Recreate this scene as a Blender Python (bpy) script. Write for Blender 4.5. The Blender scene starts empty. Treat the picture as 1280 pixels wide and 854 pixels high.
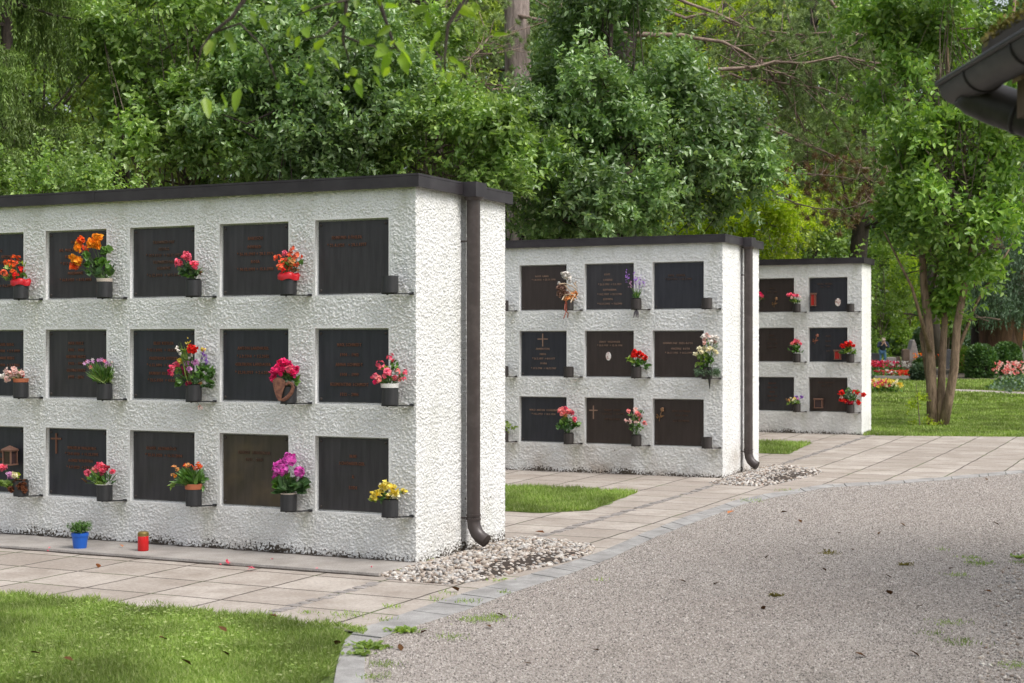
import bpy, math, random
import numpy as np
from mathutils import Matrix, Vector
random.seed(7); RNG = np.random.default_rng(7)
R = math.radians
scene = bpy.context.scene
C = scene.collection

# ------------------------------------------------------------------ camera, world, sun, exposure
F = 1900.0; EYE = 1.5; HY = 427.5                 # focal length in photo pixels, eye height, horizon row
cam_d = bpy.data.cameras.new('camera'); cam = bpy.data.objects.new('camera', cam_d); C.objects.link(cam)
cam.location = (0, 0, EYE); cam.rotation_euler = (R(90), 0, 0)
cam_d.sensor_width = 36; cam_d.lens = 36 * F / 1280; cam_d.clip_end = 1000; cam_d.clip_start = .05
cam_d.dof.use_dof = True; cam_d.dof.focus_distance = 12.5; cam_d.dof.aperture_fstop = 5.0
scene.camera = cam
scene.render.resolution_x = 1024; scene.render.resolution_y = 683

SUN_EL, SUN_AZ = R(56), R(62)                     # azimuth measured from +Y (view direction) towards +X
world = bpy.data.worlds.new('World'); scene.world = world; world.use_nodes = True
wn = world.node_tree.nodes; wl = world.node_tree.links; wn.clear()
sky = wn.new('ShaderNodeTexSky'); sky.sky_type = 'NISHITA'; sky.sun_disc = False
sky.sun_elevation = SUN_EL; sky.sun_rotation = SUN_AZ; sky.dust_density = 4.0; sky.air_density = 1.0
hs = wn.new('ShaderNodeHueSaturation'); hs.inputs['Saturation'].default_value = 0.38
bg = wn.new('ShaderNodeBackground'); bg.inputs['Strength'].default_value = 0.15
wo = wn.new('ShaderNodeOutputWorld')
wl.new(sky.outputs[0], hs.inputs['Color']); wl.new(hs.outputs[0], bg.inputs['Color']); wl.new(bg.outputs[0], wo.inputs[0])
sun_d = bpy.data.lights.new('sun', 'SUN'); sun_d.energy = 1.25; sun_d.angle = R(26); sun_d.color = (1, .965, .92)
sun = bpy.data.objects.new('sun', sun_d); C.objects.link(sun)
sd = Vector((math.sin(SUN_AZ) * math.cos(SUN_EL), math.cos(SUN_AZ) * math.cos(SUN_EL), math.sin(SUN_EL)))
SUNV = Vector((0.62, -0.42, 0.0)).normalized() * math.cos(SUN_EL) + Vector((0, 0, math.sin(SUN_EL)))
sky.sun_rotation = math.atan2(SUNV.x, SUNV.y)
sun.rotation_euler = SUNV.to_track_quat('Z', 'Y').to_euler()
vs = scene.view_settings; vs.view_transform = 'Standard'; vs.look = 'None'; vs.gamma = 1; vs.use_curve_mapping = False
vs.exposure = 0.68
scene.cycles.use_denoising = True
scene.cycles.max_bounces = 6; scene.cycles.diffuse_bounces = 3; scene.cycles.glossy_bounces = 2
scene.cycles.transmission_bounces = 4; scene.cycles.caustics_reflective = False; scene.cycles.caustics_refractive = False

# ------------------------------------------------------------------ frames and helpers
TH = math.atan(900 / 1900)
AX = np.array([math.cos(TH), -math.sin(TH)]); WX = np.array([math.sin(TH), math.cos(TH)])
ORG = np.array([-0.643, 10.18]); STEP = 6.78
def gz(w):
    w = np.asarray(w, float)
    q = np.clip(w, 0, 13.55)
    return 0.00065 * q * q + 0.0125 * np.clip(w - 13.55, 0, 32) + .003 * np.clip(w - 45.55, 0, 200)
def wof(x, y): return (np.asarray(x) - ORG[0]) * WX[0] + (np.asarray(y) - ORG[1]) * WX[1]
def aof(x, y): return (np.asarray(x) - ORG[0]) * AX[0] + (np.asarray(y) - ORG[1]) * AX[1]
def ground(x, y): return float(gz(wof(x, y)))
def aw(a, w, z=0.0):
    p = ORG + AX * a + WX * w
    return (float(p[0]), float(p[1]), float(gz(w)) + z)
def at(px, py, lift=0.0):                          # the ground point seen at a photo pixel
    z = 0.0
    for _ in range(30):
        D = F * (EYE - z - lift) / (py - HY); x = (px - 640) / F * D
        z = .5 * z + .5 * ground(x, D)
    return x, D, z
def at_aw(px, py):
    x, y, z = at(px, py); return float(aof(x, y)), float(wof(x, y))
def pD(px, py, D): return ((px - 640) / F * D, D, EYE + (HY - py) / F * D)

def fast_mesh(name, V, Fc):
    V = np.ascontiguousarray(V, dtype=np.float32).reshape(-1, 3); Fc = np.ascontiguousarray(Fc, dtype=np.int32)
    me = bpy.data.meshes.new(name); n, k = Fc.shape
    me.vertices.add(len(V)); me.vertices.foreach_set('co', V.ravel())
    me.loops.add(n * k); me.loops.foreach_set('vertex_index', Fc.ravel())
    me.polygons.add(n); me.polygons.foreach_set('loop_start', np.arange(0, n * k, k, dtype=np.int32))
    try: me.polygons.foreach_set('loop_total', np.full(n, k, dtype=np.int32))
    except Exception: pass
    me.update(calc_edges=True); return me

def put(name, me, mat, parent=None, local=False, smooth=False):
    o = bpy.data.objects.new(name, me); C.objects.link(o)
    if mat: me.materials.append(mat)
    if smooth:
        me.polygons.foreach_set('use_smooth', np.ones(len(me.polygons), dtype=bool))
    if parent:
        o.parent = parent
        if not local: o.matrix_parent_inverse = pm(parent).inverted()
    return o
def pm(o):
    m = Matrix.LocRotScale(o.location, o.rotation_euler.to_quaternion(), o.scale)
    if o.parent: m = pm(o.parent) @ o.matrix_parent_inverse @ m
    return m
def tag(o, label=None, cat=None, group=None, kind=None):
    if label: o['label'] = label
    if cat: o['category'] = cat
    if group: o['group'] = group
    if kind: o['kind'] = kind
    return o
def empty(name, loc, rz=0, label=None, cat=None, group=None, kind=None):
    o = bpy.data.objects.new(name, None); C.objects.link(o); o.location = loc; o.rotation_euler = (0, 0, rz)
    o.empty_display_size = .1
    return tag(o, label, cat, group, kind)

class MB:
    def __init__(s): s.v = []; s.f = []; s.n = 0
    def add(s, v, f):
        s.v.extend([tuple(map(float, p)) for p in v]); s.f.extend([tuple(i + s.n for i in q) for q in f]); s.n += len(v); return s
    def box(s, x0, x1, y0, y1, z0, z1, fr=None):
        v = [(x, y, z) for x in (x0, x1) for y in (y0, y1) for z in (z0, z1)]
        if fr: v = [fr(*p) for p in v]
        return s.add(v, [(0, 1, 3, 2), (4, 6, 7, 5), (0, 4, 5, 1), (2, 3, 7, 6), (0, 2, 6, 4), (1, 5, 7, 3)])
    def tube(s, pts, rad, seg=8, caps=True):
        pts = [Vector(p) for p in pts]; n = len(pts)
        if not hasattr(rad, '__len__'): rad = [rad] * n
        ref = Vector((0.31, .2, .93)); v = []; prev = None
        for i, p in enumerate(pts):
            t = (pts[min(i + 1, n - 1)] - pts[max(i - 1, 0)]); t = t.normalized() if t.length > 1e-9 else Vector((0, 0, 1))
            if prev is None:
                x = t.cross(ref);
                if x.length < .05: x = t.cross(Vector((1, 0, 0)))
            else: x = prev - t * prev.dot(t)
            x.normalize(); prev = x; y = t.cross(x)
            for k in range(seg):
                a = 2 * math.pi * k / seg; v.append(p + (x * math.cos(a) + y * math.sin(a)) * rad[i])
        f = [(i * seg + k, i * seg + (k + 1) % seg, (i + 1) * seg + (k + 1) % seg, (i + 1) * seg + k) for i in range(n - 1) for k in range(seg)]
        if caps: f += [tuple(range(seg - 1, -1, -1)), tuple(range((n - 1) * seg, n * seg))]
        return s.add(v, f)
    def lathe(s, prof, c=(0, 0, 0), seg=24):        # prof: (r, z) pairs
        v = []; f = []
        for r, z in prof:
            for k in range(seg):
                a = 2 * math.pi * k / seg; v.append((c[0] + r * math.cos(a), c[1] + r * math.sin(a), c[2] + z))
        n = len(prof)
        f = [(i * seg + k, i * seg + (k + 1) % seg, (i + 1) * seg + (k + 1) % seg, (i + 1) * seg + k) for i in range(n - 1) for k in range(seg)]
        return s.add(v, f)
    def mesh(s, name='m'):
        me = bpy.data.meshes.new(name); me.from_pydata(s.v, [], s.f); me.update(); return me
    def build(s, name, mat, parent=None, local=False, smooth=False): return put(name, s.mesh(name), mat, parent, local, smooth)

# ------------------------------------------------------------------ materials
MATS = {}
def mat(name, col, rough=.7, metal=0.0, spec=None):
    m = bpy.data.materials.new(name); m.use_nodes = True; b = m.node_tree.nodes['Principled BSDF']
    b.inputs['Base Color'].default_value = (*col, 1); b.inputs['Roughness'].default_value = rough; b.inputs['Metallic'].default_value = metal
    if spec is not None: b.inputs['Specular IOR Level'].default_value = spec
    MATS[name] = m; return m
class NT:
    def __init__(s, m): s.t = m.node_tree; s.b = s.t.nodes['Principled BSDF']; s._c = None
    def n(s, typ, **kw):
        x = s.t.nodes.new('ShaderNode' + typ)
        for k, v in kw.items():
            if k in x.inputs: x.inputs[k].default_value = v
            else: setattr(x, k, v)
        return x
    def l(s, a, b): s.t.links.new(a, b); return s
    def co(s):
        if not s._c: s._c = s.t.nodes.new('ShaderNodeTexCoord')
        return s._c.outputs['Object']
    def noise(s, scale, detail=3, rough=.6, vec=None, dist=0.0):
        x = s.n('TexNoise'); x.inputs['Scale'].default_value = scale; x.inputs['Detail'].default_value = detail
        x.inputs['Roughness'].default_value = rough; x.inputs['Distortion'].default_value = dist
        s.l(vec or s.co(), x.inputs['Vector']); return x.outputs['Fac']
    def vor(s, scale, feature='F1', vec=None, out='Distance', rnd=1.0):
        x = s.n('TexVoronoi'); x.feature = feature; x.inputs['Scale'].default_value = scale; x.inputs['Randomness'].default_value = rnd
        s.l(vec or s.co(), x.inputs['Vector']); return x.outputs[out]
    def ramp(s, fac, stops, interp='LINEAR'):
        x = s.n('ValToRGB'); x.color_ramp.interpolation = interp; e = x.color_ramp.elements
        while len(e) < len(stops): e.new(.5)
        for el, (p, c) in zip(e, stops):
            el.position = p; el.color = (*c, 1) if hasattr(c, '__len__') else (c, c, c, 1)
        s.l(fac, x.inputs[0]); return x.outputs[0]
    def mix(s, fac, a, b, mode='MIX'):
        x = s.t.nodes.new('ShaderNodeMix'); x.data_type = 'RGBA'; x.blend_type = mode
        for sock, v in ((x.inputs[0], fac), (x.inputs[6], a), (x.inputs[7], b)):
            if isinstance(v, (int, float)): sock.default_value = v
            elif hasattr(v, '__len__'): sock.default_value = (*v, 1) if len(v) == 3 else v
            else: s.l(v, sock)
        return x.outputs[2]
    def math(s, op, a, b=0.0, c=None, clamp=False):
        x = s.t.nodes.new('ShaderNodeMath'); x.operation = op; x.use_clamp = clamp
        for i, v in enumerate((a, b, c)):
            if v is None: continue
            if isinstance(v, (int, float)): x.inputs[i].default_value = v
            else: s.l(v, x.inputs[i])
        return x.outputs[0]
    def sep(s): x = s.n('SeparateXYZ'); s.l(s.co(), x.inputs[0]); return x.outputs
    def bump(s, h, dist, strength=1.0, normal=None):
        x = s.n('Bump'); x.inputs['Distance'].default_value = dist; x.inputs['Strength'].default_value = strength
        s.l(h, x.inputs['Height'])
        if normal is not None: s.l(normal, x.inputs['Normal'])
        s.l(x.outputs[0], s.b.inputs['Normal']); return x.outputs[0]
    def base(s, c): s.l(c, s.b.inputs['Base Color'])

def leafmat(name, c1, c2, c3=None, rough=.4, trans=.3, tcol=None, patch=.6, spec=.5):
    """leaf colours vary from leaf to leaf (random per island) and from branch to branch (large noise)"""
    m = mat(name, c1, rough, 0, spec); t = NT(m)
    g = t.n('NewGeometry'); rnd = g.outputs['Random Per Island']
    stops = [(0, c1), (.6, c2)] + ([(1, c3)] if c3 else [(1, c2)])
    col = t.ramp(rnd, stops)
    nz = t.noise(patch, 2, .5); f = t.ramp(nz, [(.35, .62), (.65, 1.25)])
    col = t.mix(1.0, col, f, 'MULTIPLY')
    t.base(col)
    tr = t.n('BsdfTranslucent'); tc = t.mix(1.0, col, tcol or (1.5, 1.6, .6), 'MULTIPLY'); t.l(tc, tr.inputs[0])
    mx = t.n('MixShader'); mx.inputs[0].default_value = trans
    out = t.t.nodes['Material Output']
    t.l(t.b.outputs[0], mx.inputs[1]); t.l(tr.outputs[0], mx.inputs[2]); t.l(mx.outputs[0], out.inputs[0])
    return m

def petal(name, c1, c2, rough=.6):
    return leafmat('petal_' + name, c1, c2, None, rough, .3, (1.15, 1.1, 1.05), 30, .2)

# plaster (roughcast)
def plaster(name, stain):
    m = mat(name, (.72, .72, .68), .92, 0, .2); t = NT(m); z = t.sep()
    base = t.mix(t.ramp(t.noise(1.3, 4), [(.35, 0.), (.7, 1.)]), (.79, .79, .765), (.86, .86, .845))
    fine = t.ramp(t.noise(160, 2), [(.36, .52), (.5, 1.0)])
    base = t.mix(.8, base, fine, 'MULTIPLY')
    # splash dirt near the ground, in specks, and faint grey-green runs
    zz = z[2]
    low = t.math('SUBTRACT', 1.0, t.math('DIVIDE', zz, stain[0]), clamp=True)
    sp = t.math('ADD', t.math('MULTIPLY', low, 1.0), t.math('MULTIPLY', t.math('SUBTRACT', t.noise(55, 3), .5), 2.6))
    sp = t.math('ADD', sp, t.math('MULTIPLY', t.math('SUBTRACT', t.noise(2.2, 2), .5), 1.6))
    spk = t.ramp(sp, [(.66, 0.), (.84, 1.)])
    low2 = t.math('SUBTRACT', 1.0, t.math('DIVIDE', zz, stain[1]), clamp=True)
    br = t.math('MULTIPLY', t.math('POWER', low2, 1.4), t.ramp(t.noise(1.7, 4), [(.42, 0.), (.75, 1.)]))
    base = t.mix(t.math('MULTIPLY', br, stain[2], clamp=True), base, (.34, .26, .19))
    mp = t.n('Mapping'); t.l(t.co(), mp.inputs[0]); mp.inputs['Scale'].default_value = (1, 1, .16)
    run = t.ramp(t.noise(5.5, 4, .6, mp.outputs[0]), [(.52, 0.), (.72, .38)])
    top = t.math('SUBTRACT', 1.0, t.math('DIVIDE', t.math('SUBTRACT', 2.545, zz), .22), clamp=True)
    run = t.math('ADD', t.math('MULTIPLY', run, .55), t.math('MULTIPLY', t.math('MULTIPLY', top, t.ramp(t.noise(9, 4), [(.4, 0.), (.7, 1.)])), .35), clamp=True)
    sx = t.math('MULTIPLY', t.math('ABSOLUTE', t.math('SUBTRACT', t.math('FRACT', t.math('DIVIDE', t.math('ADD', z[0], .08 + .4025), .805)), .5)), .805)
    sz = t.math('FRACT', t.math('DIVIDE', t.math('SUBTRACT', zz, .31), .746))
    cup = t.math('MULTIPLY', t.math('SUBTRACT', 1.0, t.math('DIVIDE', sx, .10), clamp=True), t.math('DIVIDE', t.math('SUBTRACT', sz, .62), .38, clamp=True))
    cup = t.math('MULTIPLY', cup, t.ramp(t.noise(7, 4), [(.35, .1), (.65, .75)]))
    run = t.math('ADD', run, cup, clamp=True)
    base = t.mix(run, base, (.46, .46, .36))
    base = t.mix(spk, base, (.085, .07, .055))
    t.base(base)
    t.bump(t.noise(260, 3, .7), .004, .6)
    return m
M_pl1 = plaster('roughcast_near', (.14, .50, .5)); M_pl2 = plaster('roughcast_middle', (.11, .55, 1.1)); M_pl3 = plaster('roughcast_far', (.10, .45, .5))
M_smooth = mat('smooth_plaster', (.74, .74, .70), .85)
M_cap = mat('brown_grey_sheet_metal', (.030, .025, .028), .5, .0, .35)
t = NT(M_cap); t.base(t.mix(t.ramp(t.noise(6, 4), [(.4, 0.), (.75, 1.)]), (.026, .022, .025), (.045, .040, .043)))
M_pipe = mat('brown_painted_pipe', (.048, .037, .034), .38, 0)
t = NT(M_pipe); t.base(t.mix(t.ramp(t.noise(14, 5), [(.45, 0.), (.75, 1.)]), (.050, .038, .035), (.085, .07, .064)))
def bronze(name, c1, c2, patch=None, rough=.42):
    m = mat(name, c1, rough, .35, .5); t = NT(m)
    mp = t.n('Mapping'); t.l(t.co(), mp.inputs[0]); mp.inputs['Scale'].default_value = (14, 14, 1.2)
    st = t.noise(2.2, 4, .6, mp.outputs[0]); col = t.mix(t.ramp(st, [(.3, 0.), (.7, 1.)]), c1, c2)
    if patch: col = t.mix(t.ramp(t.noise(3.2, 3), [(.45, 0.), (.75, .8)]), col, patch)
    t.base(col); r = t.ramp(t.noise(9, 4), [(.3, rough - .08), (.7, rough + .15)]); t.l(r, t.b.inputs['Roughness'])
    t.bump(t.noise(90, 3), .0006, .5); return m
M_br = [bronze('plaque_charcoal', (.030, .028, .031), (.056, .053, .057)),
        bronze('plaque_blue_black', (.023, .024, .030), (.042, .043, .052)),
        bronze('plaque_brown', (.036, .026, .023), (.056, .042, .037)),
        bronze('plaque_olive_bronze', (.045, .036, .028), (.075, .06, .046), (.12, .088, .05), .36)]
M_letter = mat('lettering_bronze', (.17, .075, .048), .45, .4)
M_letter2 = mat('lettering_dark_bronze', (.12, .07, .05), .45, .4)
M_letter3 = mat('lettering_pale_bronze', (.34, .22, .16), .45, .4)
M_screw = mat('screw_bronze', (.06, .05, .045), .4, .6)
M_cup = bronze('holder_bronze', (.026, .026, .028), (.05, .05, .052), None, .5)
M_cupb = bronze('holder_brown', (.036, .030, .028), (.06, .052, .048), None, .5)
M_soil = mat('soil', (.035, .024, .017), .95)

# paving slabs, in the wall frame so that joints run along and across the walls
M_pave = mat('concrete_slabs', (.4, .34, .29), .85); t = NT(M_pave)
def slabs(t, size, ox, oy, mortar=.009):
    mp = t.n('Mapping'); mp.inputs['Location'].default_value = (ox, oy, 0)
    wn_ = t.n('TexNoise'); wn_.inputs['Scale'].default_value = 2.6; wn_.inputs['Detail'].default_value = 4; t.l(t.co(), wn_.inputs['Vector'])
    vm = t.n('VectorMath'); vm.operation = 'MULTIPLY_ADD'; t.l(wn_.outputs['Color'], vm.inputs[0]); vm.inputs[1].default_value = (.035, .035, 0); t.l(t.co(), vm.inputs[2]); t.l(vm.outputs[0], mp.inputs[0])
    br = t.n('TexBrick'); t.l(mp.outputs[0], br.inputs['Vector'])
    br.inputs['Scale'].default_value = 1; br.inputs['Brick Width'].default_value = size; br.inputs['Row Height'].default_value = size
    br.inputs['Mortar Size'].default_value = mortar; br.inputs['Mortar Smooth'].default_value = .25; br.offset = 0.0; br.squash = 1; br.inputs['Bias'].default_value = 0
    br.inputs['Color1'].default_value = (0, 0, 0, 1); br.inputs['Color2'].default_value = (1, 1, 1, 1); return br
ns = t.n('TexNoise'); ns.inputs['Scale'].default_value = 2; t.l(t.co(), ns.inputs['Vector'])
br = slabs(t, .5, .34, .17)
slab = t.mix(br.outputs['Color'], (.34, .295, .255), (.47, .42, .37))
slab = t.mix(t.ramp(t.noise(2.5, 5, .65), [(.38, 0.), (.66, .9)]), slab, (.29, .245, .205))
slab = t.mix(1.0, slab, t.ramp(t.noise(45, 4, .7), [(.3, .78), (.62, 1.08)]), 'MULTIPLY')
slab = t.mix(t.ramp(t.noise(120, 2), [(.66, 0.), (.72, .6)]), slab, (.12, .10, .08))
jn = t.mix(t.ramp(t.noise(1.6, 3), [(.5, 0.), (.62, 1.)]), (.055, .043, .032), (.075, .105, .028))
t.base(t.mix(br.outputs['Fac'], slab, jn))
hgt = t.math('SUBTRACT', t.math('MULTIPLY', t.noise(70, 3), .12), br.outputs['Fac']); t.bump(hgt, .008, .8)

def concrete(name, c, c2, scale=3):
    m = mat(name, c, .88); t = NT(m)
    k = t.mix(t.ramp(t.noise(scale, 5, .65), [(.35, 0.), (.68, 1.)]), c, c2)
    k = t.mix(1.0, k, t.ramp(t.noise(scale * 30, 3, .7), [(.3, .72), (.6, 1.1)]), 'MULTIPLY'); t.base(k); t.bump(t.noise(scale * 35, 3), .003, .7); return m
M_plinth = concrete('plinth_concrete', (.27, .245, .22), (.40, .37, .34))
M_granite = concrete('kerb_granite', (.235, .225, .215), (.39, .38, .365), 5)
M_sett = concrete('dark_setts', (.20, .18, .165), (.36, .33, .31), 9)
M_stone = concrete('grave_stone', (.22, .20, .19), (.34, .31, .29), 4)
M_stoneD = concrete('dark_grave_stone', (.05, .05, .055), (.09, .09, .095), 4)
M_stoneB = concrete('brown_grave_stone', (.16, .11, .08), (.24, .17, .13), 4)
# gravel
M_grav = mat('fine_gravel', (.36, .32, .30), .95); t = NT(M_grav)
v1 = t.vor(190, out='Color'); v2 = t.vor(85, out='Color')
g1 = t.ramp(v1, [(0, (.11, .10, .09)), (.3, (.275, .243, .215)), (.65, (.425, .38, .345)), (1, (.70, .66, .61))])
g2 = t.ramp(v2, [(0, .62), (.5, 1.05), (1, 1.4)])
gc = t.mix(.55, g1, g2, 'MULTIPLY')
gc = t.mix(t.ramp(t.noise(.55, 4), [(.4, 0.), (.7, .5)]), gc, (.29, .24, .205))
gc = t.mix(t.ramp(t.noise(1.7, 5, .7), [(.58, 0.), (.75, .55)]), gc, (.10, .09, .06))
t.base(gc); t.bump(t.math('SUBTRACT', t.vor(190), t.math('MULTIPLY', t.vor(85), .8)), .006, .9)
# lawns
M_lawn = mat('lawn_soil', (.05, .09, .02), .95); t = NT(M_lawn)
lc = t.mix(t.ramp(t.noise(3, 5, .7), [(.35, 0.), (.65, 1.)]), (.10, .15, .03), (.17, .235, .05))
lc = t.mix(1.0, lc, t.ramp(t.noise(60, 3, .8), [(.3, .6), (.65, 1.25)]), 'MULTIPLY'); t.base(lc); t.bump(t.noise(90, 3), .02, .8)
M_grass = leafmat('grass_blades', (0.172, 0.266, 0.051), (0.271, 0.378, 0.083), (0.432, 0.475, 0.217), .55, .3, (1.3, 1.4, .5), 1.4, .3)
M_earth = concrete('dark_earth', (.05, .038, .026), (.09, .07, .045), 4)
# bark
def bark(name, c1, c2, sc=9, stretch=.25):
    m = mat(name, c1, .9); t = NT(m); mp = t.n('Mapping'); t.l(t.co(), mp.inputs[0]); mp.inputs['Scale'].default_value = (1, 1, stretch)
    n = t.noise(sc, 5, .7, mp.outputs[0], .4); t.base(t.mix(t.ramp(n, [(.35, 0.), (.62, 1.)]), c1, c2)); t.bump(n, .03, .9); return m
M_barkG = bark('bark_grey_brown', (.075, .058, .042), (.21, .165, .125), 16)
M_barkT = bark('bark_warm_brown', (.12, .08, .05), (.30, .21, .14), 18)
M_barkP = bark('bark_pale_pinkish', (.15, .115, .10), (.36, .29, .26), 8)
M_barkD = bark('bark_dark', (.022, .016, .012), (.06, .045, .034), 9)
M_barkR = bark('bark_reddish', (.05, .025, .016), (.16, .085, .05), 5)
M_barkB = bark('bark_pine_branch', (.15, .105, .08), (.34, .25, .20), 14, 1)
# foliage
L_laurel = leafmat('leaf_laurel', (0.134, 0.231, 0.058), (0.228, 0.357, 0.087), (0.403, 0.527, 0.181), .32, .32, patch=1.1, spec=.6)
L_holly = leafmat('leaf_glossy_dark', (0.101, 0.188, 0.065), (0.175, 0.282, 0.094), (0.336, 0.452, 0.211), .30, .28, patch=1.0, spec=.65)
L_fresh = leafmat('leaf_fresh', (0.150, 0.245, 0.045), (0.235, 0.347, 0.065), (0.342, 0.448, 0.110), .4, .35, patch=.8)
L_stem = leafmat('leaf_mid_green', (0.123, 0.239, 0.045), (0.209, 0.349, 0.065), (0.345, 0.488, 0.110), .38, .3, patch=1.3)
L_yell = leafmat('leaf_yellow_green', (0.259, 0.368, 0.026), (0.419, 0.524, 0.032), (0.591, 0.647, 0.084), .5, .45, patch=1.0)
L_back = leafmat('leaf_background', (0.130, 0.230, 0.043), (0.209, 0.335, 0.061), (0.316, 0.460, 0.097), .5, .25, patch=.35)
L_back2 = leafmat('leaf_background_olive', (0.166, 0.244, 0.040), (0.272, 0.362, 0.060), (0.389, 0.476, 0.097), .5, .25, patch=.35)
L_backD = leafmat('leaf_background_deep', (0.079, 0.146, 0.040), (0.130, 0.216, 0.055), (0.216, 0.321, 0.090), .5, .2, patch=.35)
L_spruce = leafmat('needle_spruce', (0.079, 0.144, 0.022), (0.132, 0.212, 0.036), (0.205, 0.288, 0.064), .55, .15, patch=1.3)
L_pine = leafmat('needle_pine', (0.157, 0.235, 0.077), (0.235, 0.330, 0.110), (0.336, 0.403, 0.176), .55, .15, patch=.8)
L_pineB = leafmat('needle_dead', (.14, .08, .035), (.22, .13, .06), None, .7, .1, patch=.8)
L_cedar = leafmat('needle_cedar', (0.056, 0.104, 0.057), (0.090, 0.153, 0.082), (0.132, 0.202, 0.118), .5, .15, patch=.5)
L_box = leafmat('leaf_clipped', (0.043, 0.107, 0.027), (0.075, 0.155, 0.037), (0.118, 0.204, 0.052), .5, .2, patch=2)
L_cherry = leafmat('leaf_cherry', (0.136, 0.246, 0.018), (0.216, 0.344, 0.027), (0.304, 0.410, 0.045), .4, .5, patch=3)
L_plant = leafmat('leaf_potted', (.05, .13, .022), (.09, .20, .03), (.15, .29, .055), .35, .2, patch=20)
L_plantD = leafmat('leaf_potted_dark', (.035, .085, .026), (.065, .14, .045), (.12, .20, .08), .4, .2, patch=20)
L_moss = leafmat('moss', (.12, .11, .015), (.20, .17, .03), (.10, .07, .02), .8, .1, patch=8)
L_dry = leafmat('dry_leaf', (.10, .045, .02), (.20, .09, .035), (.28, .15, .06), .7, .15, patch=20)

# ------------------------------------------------------------------ leaf geometry
def nrm(v): return v / np.maximum(np.linalg.norm(v, axis=-1, keepdims=True), 1e-9)
def rand_dirs(n): return nrm(RNG.normal(size=(n, 3)))
def leaf_geo(P, D, N, L, Wd, fold=.18, curl=.12, shape='hex'):
    """P base points, D directions, N rough normals, L lengths, Wd widths -> verts, quads"""
    n = len(P); D = nrm(D); S = nrm(np.cross(D, N)); N2 = np.cross(S, D)
    L = np.broadcast_to(np.asarray(L, float), (n,))[:, None]; Wd = np.broadcast_to(np.asarray(Wd, float), (n,))[:, None]
    if shape == 'hex':
        b = P; tip = P + D * L - N2 * L * curl
        l1 = P + D * .30 * L + S * .50 * Wd + N2 * fold * Wd; r1 = P + D * .30 * L - S * .50 * Wd + N2 * fold * Wd
        l2 = P + D * .70 * L + S * .36 * Wd + N2 * (fold * Wd * .6 - L * curl * .5); r2 = P + D * .70 * L - S * .36 * Wd + N2 * (fold * Wd * .6 - L * curl * .5)
        V = np.stack([b, l1, l2, tip, r2, r1], 1); i = np.arange(n)[:, None] * 6
        Fc = np.concatenate([i + np.array([[0, 3, 2, 1]]), i + np.array([[0, 5, 4, 3]])], 0)
    else:                                            # narrow kite (needles, blades, far leaves)
        V = np.stack([P, P + D * .45 * L + S * .5 * Wd, P + D * L - N2 * L * curl, P + D * .45 * L - S * .5 * Wd], 1)
        Fc = np.arange(n)[:, None] * 4 + np.array([[0, 3, 2, 1]])
    return V.reshape(-1, 3), Fc
def join(parts):
    V = []; Fs = []; k = 0
    for v, f in parts: V.append(v); Fs.append(f + k); k += len(v)
    return np.concatenate(V), np.concatenate(Fs)
def twigs(O, T, length, K, L, Wd, up=.5, side=.9, shape='hex', jitter=.45, droop=0.0, curl=.12):
    """K leaves along each of M twigs starting at O in direction T"""
    M = len(O); T = nrm(T); s = (np.arange(K) + .5) / K
    length = np.broadcast_to(np.asarray(length, float), (M,))
    B1 = nrm(np.cross(T, RNG.normal(size=(M, 3)))); B2 = np.cross(T, B1)
    ang = np.arange(K) * 2.399 + RNG.uniform(0, 6.28, (M, 1))
    sd = B1[:, None] * np.cos(ang)[..., None] + B2[:, None] * np.sin(ang)[..., None]
    pos = O[:, None] + T[:, None] * (s[None, :, None] * length[:, None, None])
    pos[..., 2] -= droop * (s[None] ** 2) * length[:, None]
    D = T[:, None] * .55 + sd * side + RNG.normal(size=(M, K, 3)) * .25 + np.array([0, 0, -.10])
    Nn = np.array([0, 0, up]) + RNG.normal(size=(M, K, 3)) * jitter + sd * -.15
    sc = (RNG.uniform(.65, 1.2, (M, K)) * (1 - .35 * s[None])).ravel()
    return leaf_geo(pos.reshape(-1, 3), D.reshape(-1, 3), Nn.reshape(-1, 3), L * sc, Wd * sc, shape=shape, curl=curl)

_LN = [(rand_dirs(1)[0] * RNG.uniform(1.5, 4.5), RNG.uniform(0, 6.28)) for _ in range(7)]
def lump(d, seed=0.0):
    s = 0
    for k, ph in _LN: s = s + np.sin(d @ k * 1.3 + ph + seed * 2.7)
    return s / 7
def crown_points(blobs, n, seed=0.0, inner=.55):
    """clump centres spread through lumpy ellipsoids; returns centres and outward directions"""
    vol = np.array([b[3] * b[4] + b[4] * b[5] + b[3] * b[5] for b in blobs]); cnt = (n * vol / vol.sum()).astype(int) + 1
    Ps = []; Ds = []
    for b, c in zip(blobs, cnt):
        d = rand_dirs(c); r = inner + (1 - inner) * RNG.uniform(0, 1, c) ** .6
        r = r * (.86 + .30 * lump(d, seed + b[0])); p = np.array(b[:3]) + d * r[:, None] * np.array(b[3:6])
        Ps.append(p); Ds.append(nrm(d / np.array(b[3:6])))
    return np.concatenate(Ps), np.concatenate(Ds)
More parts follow.
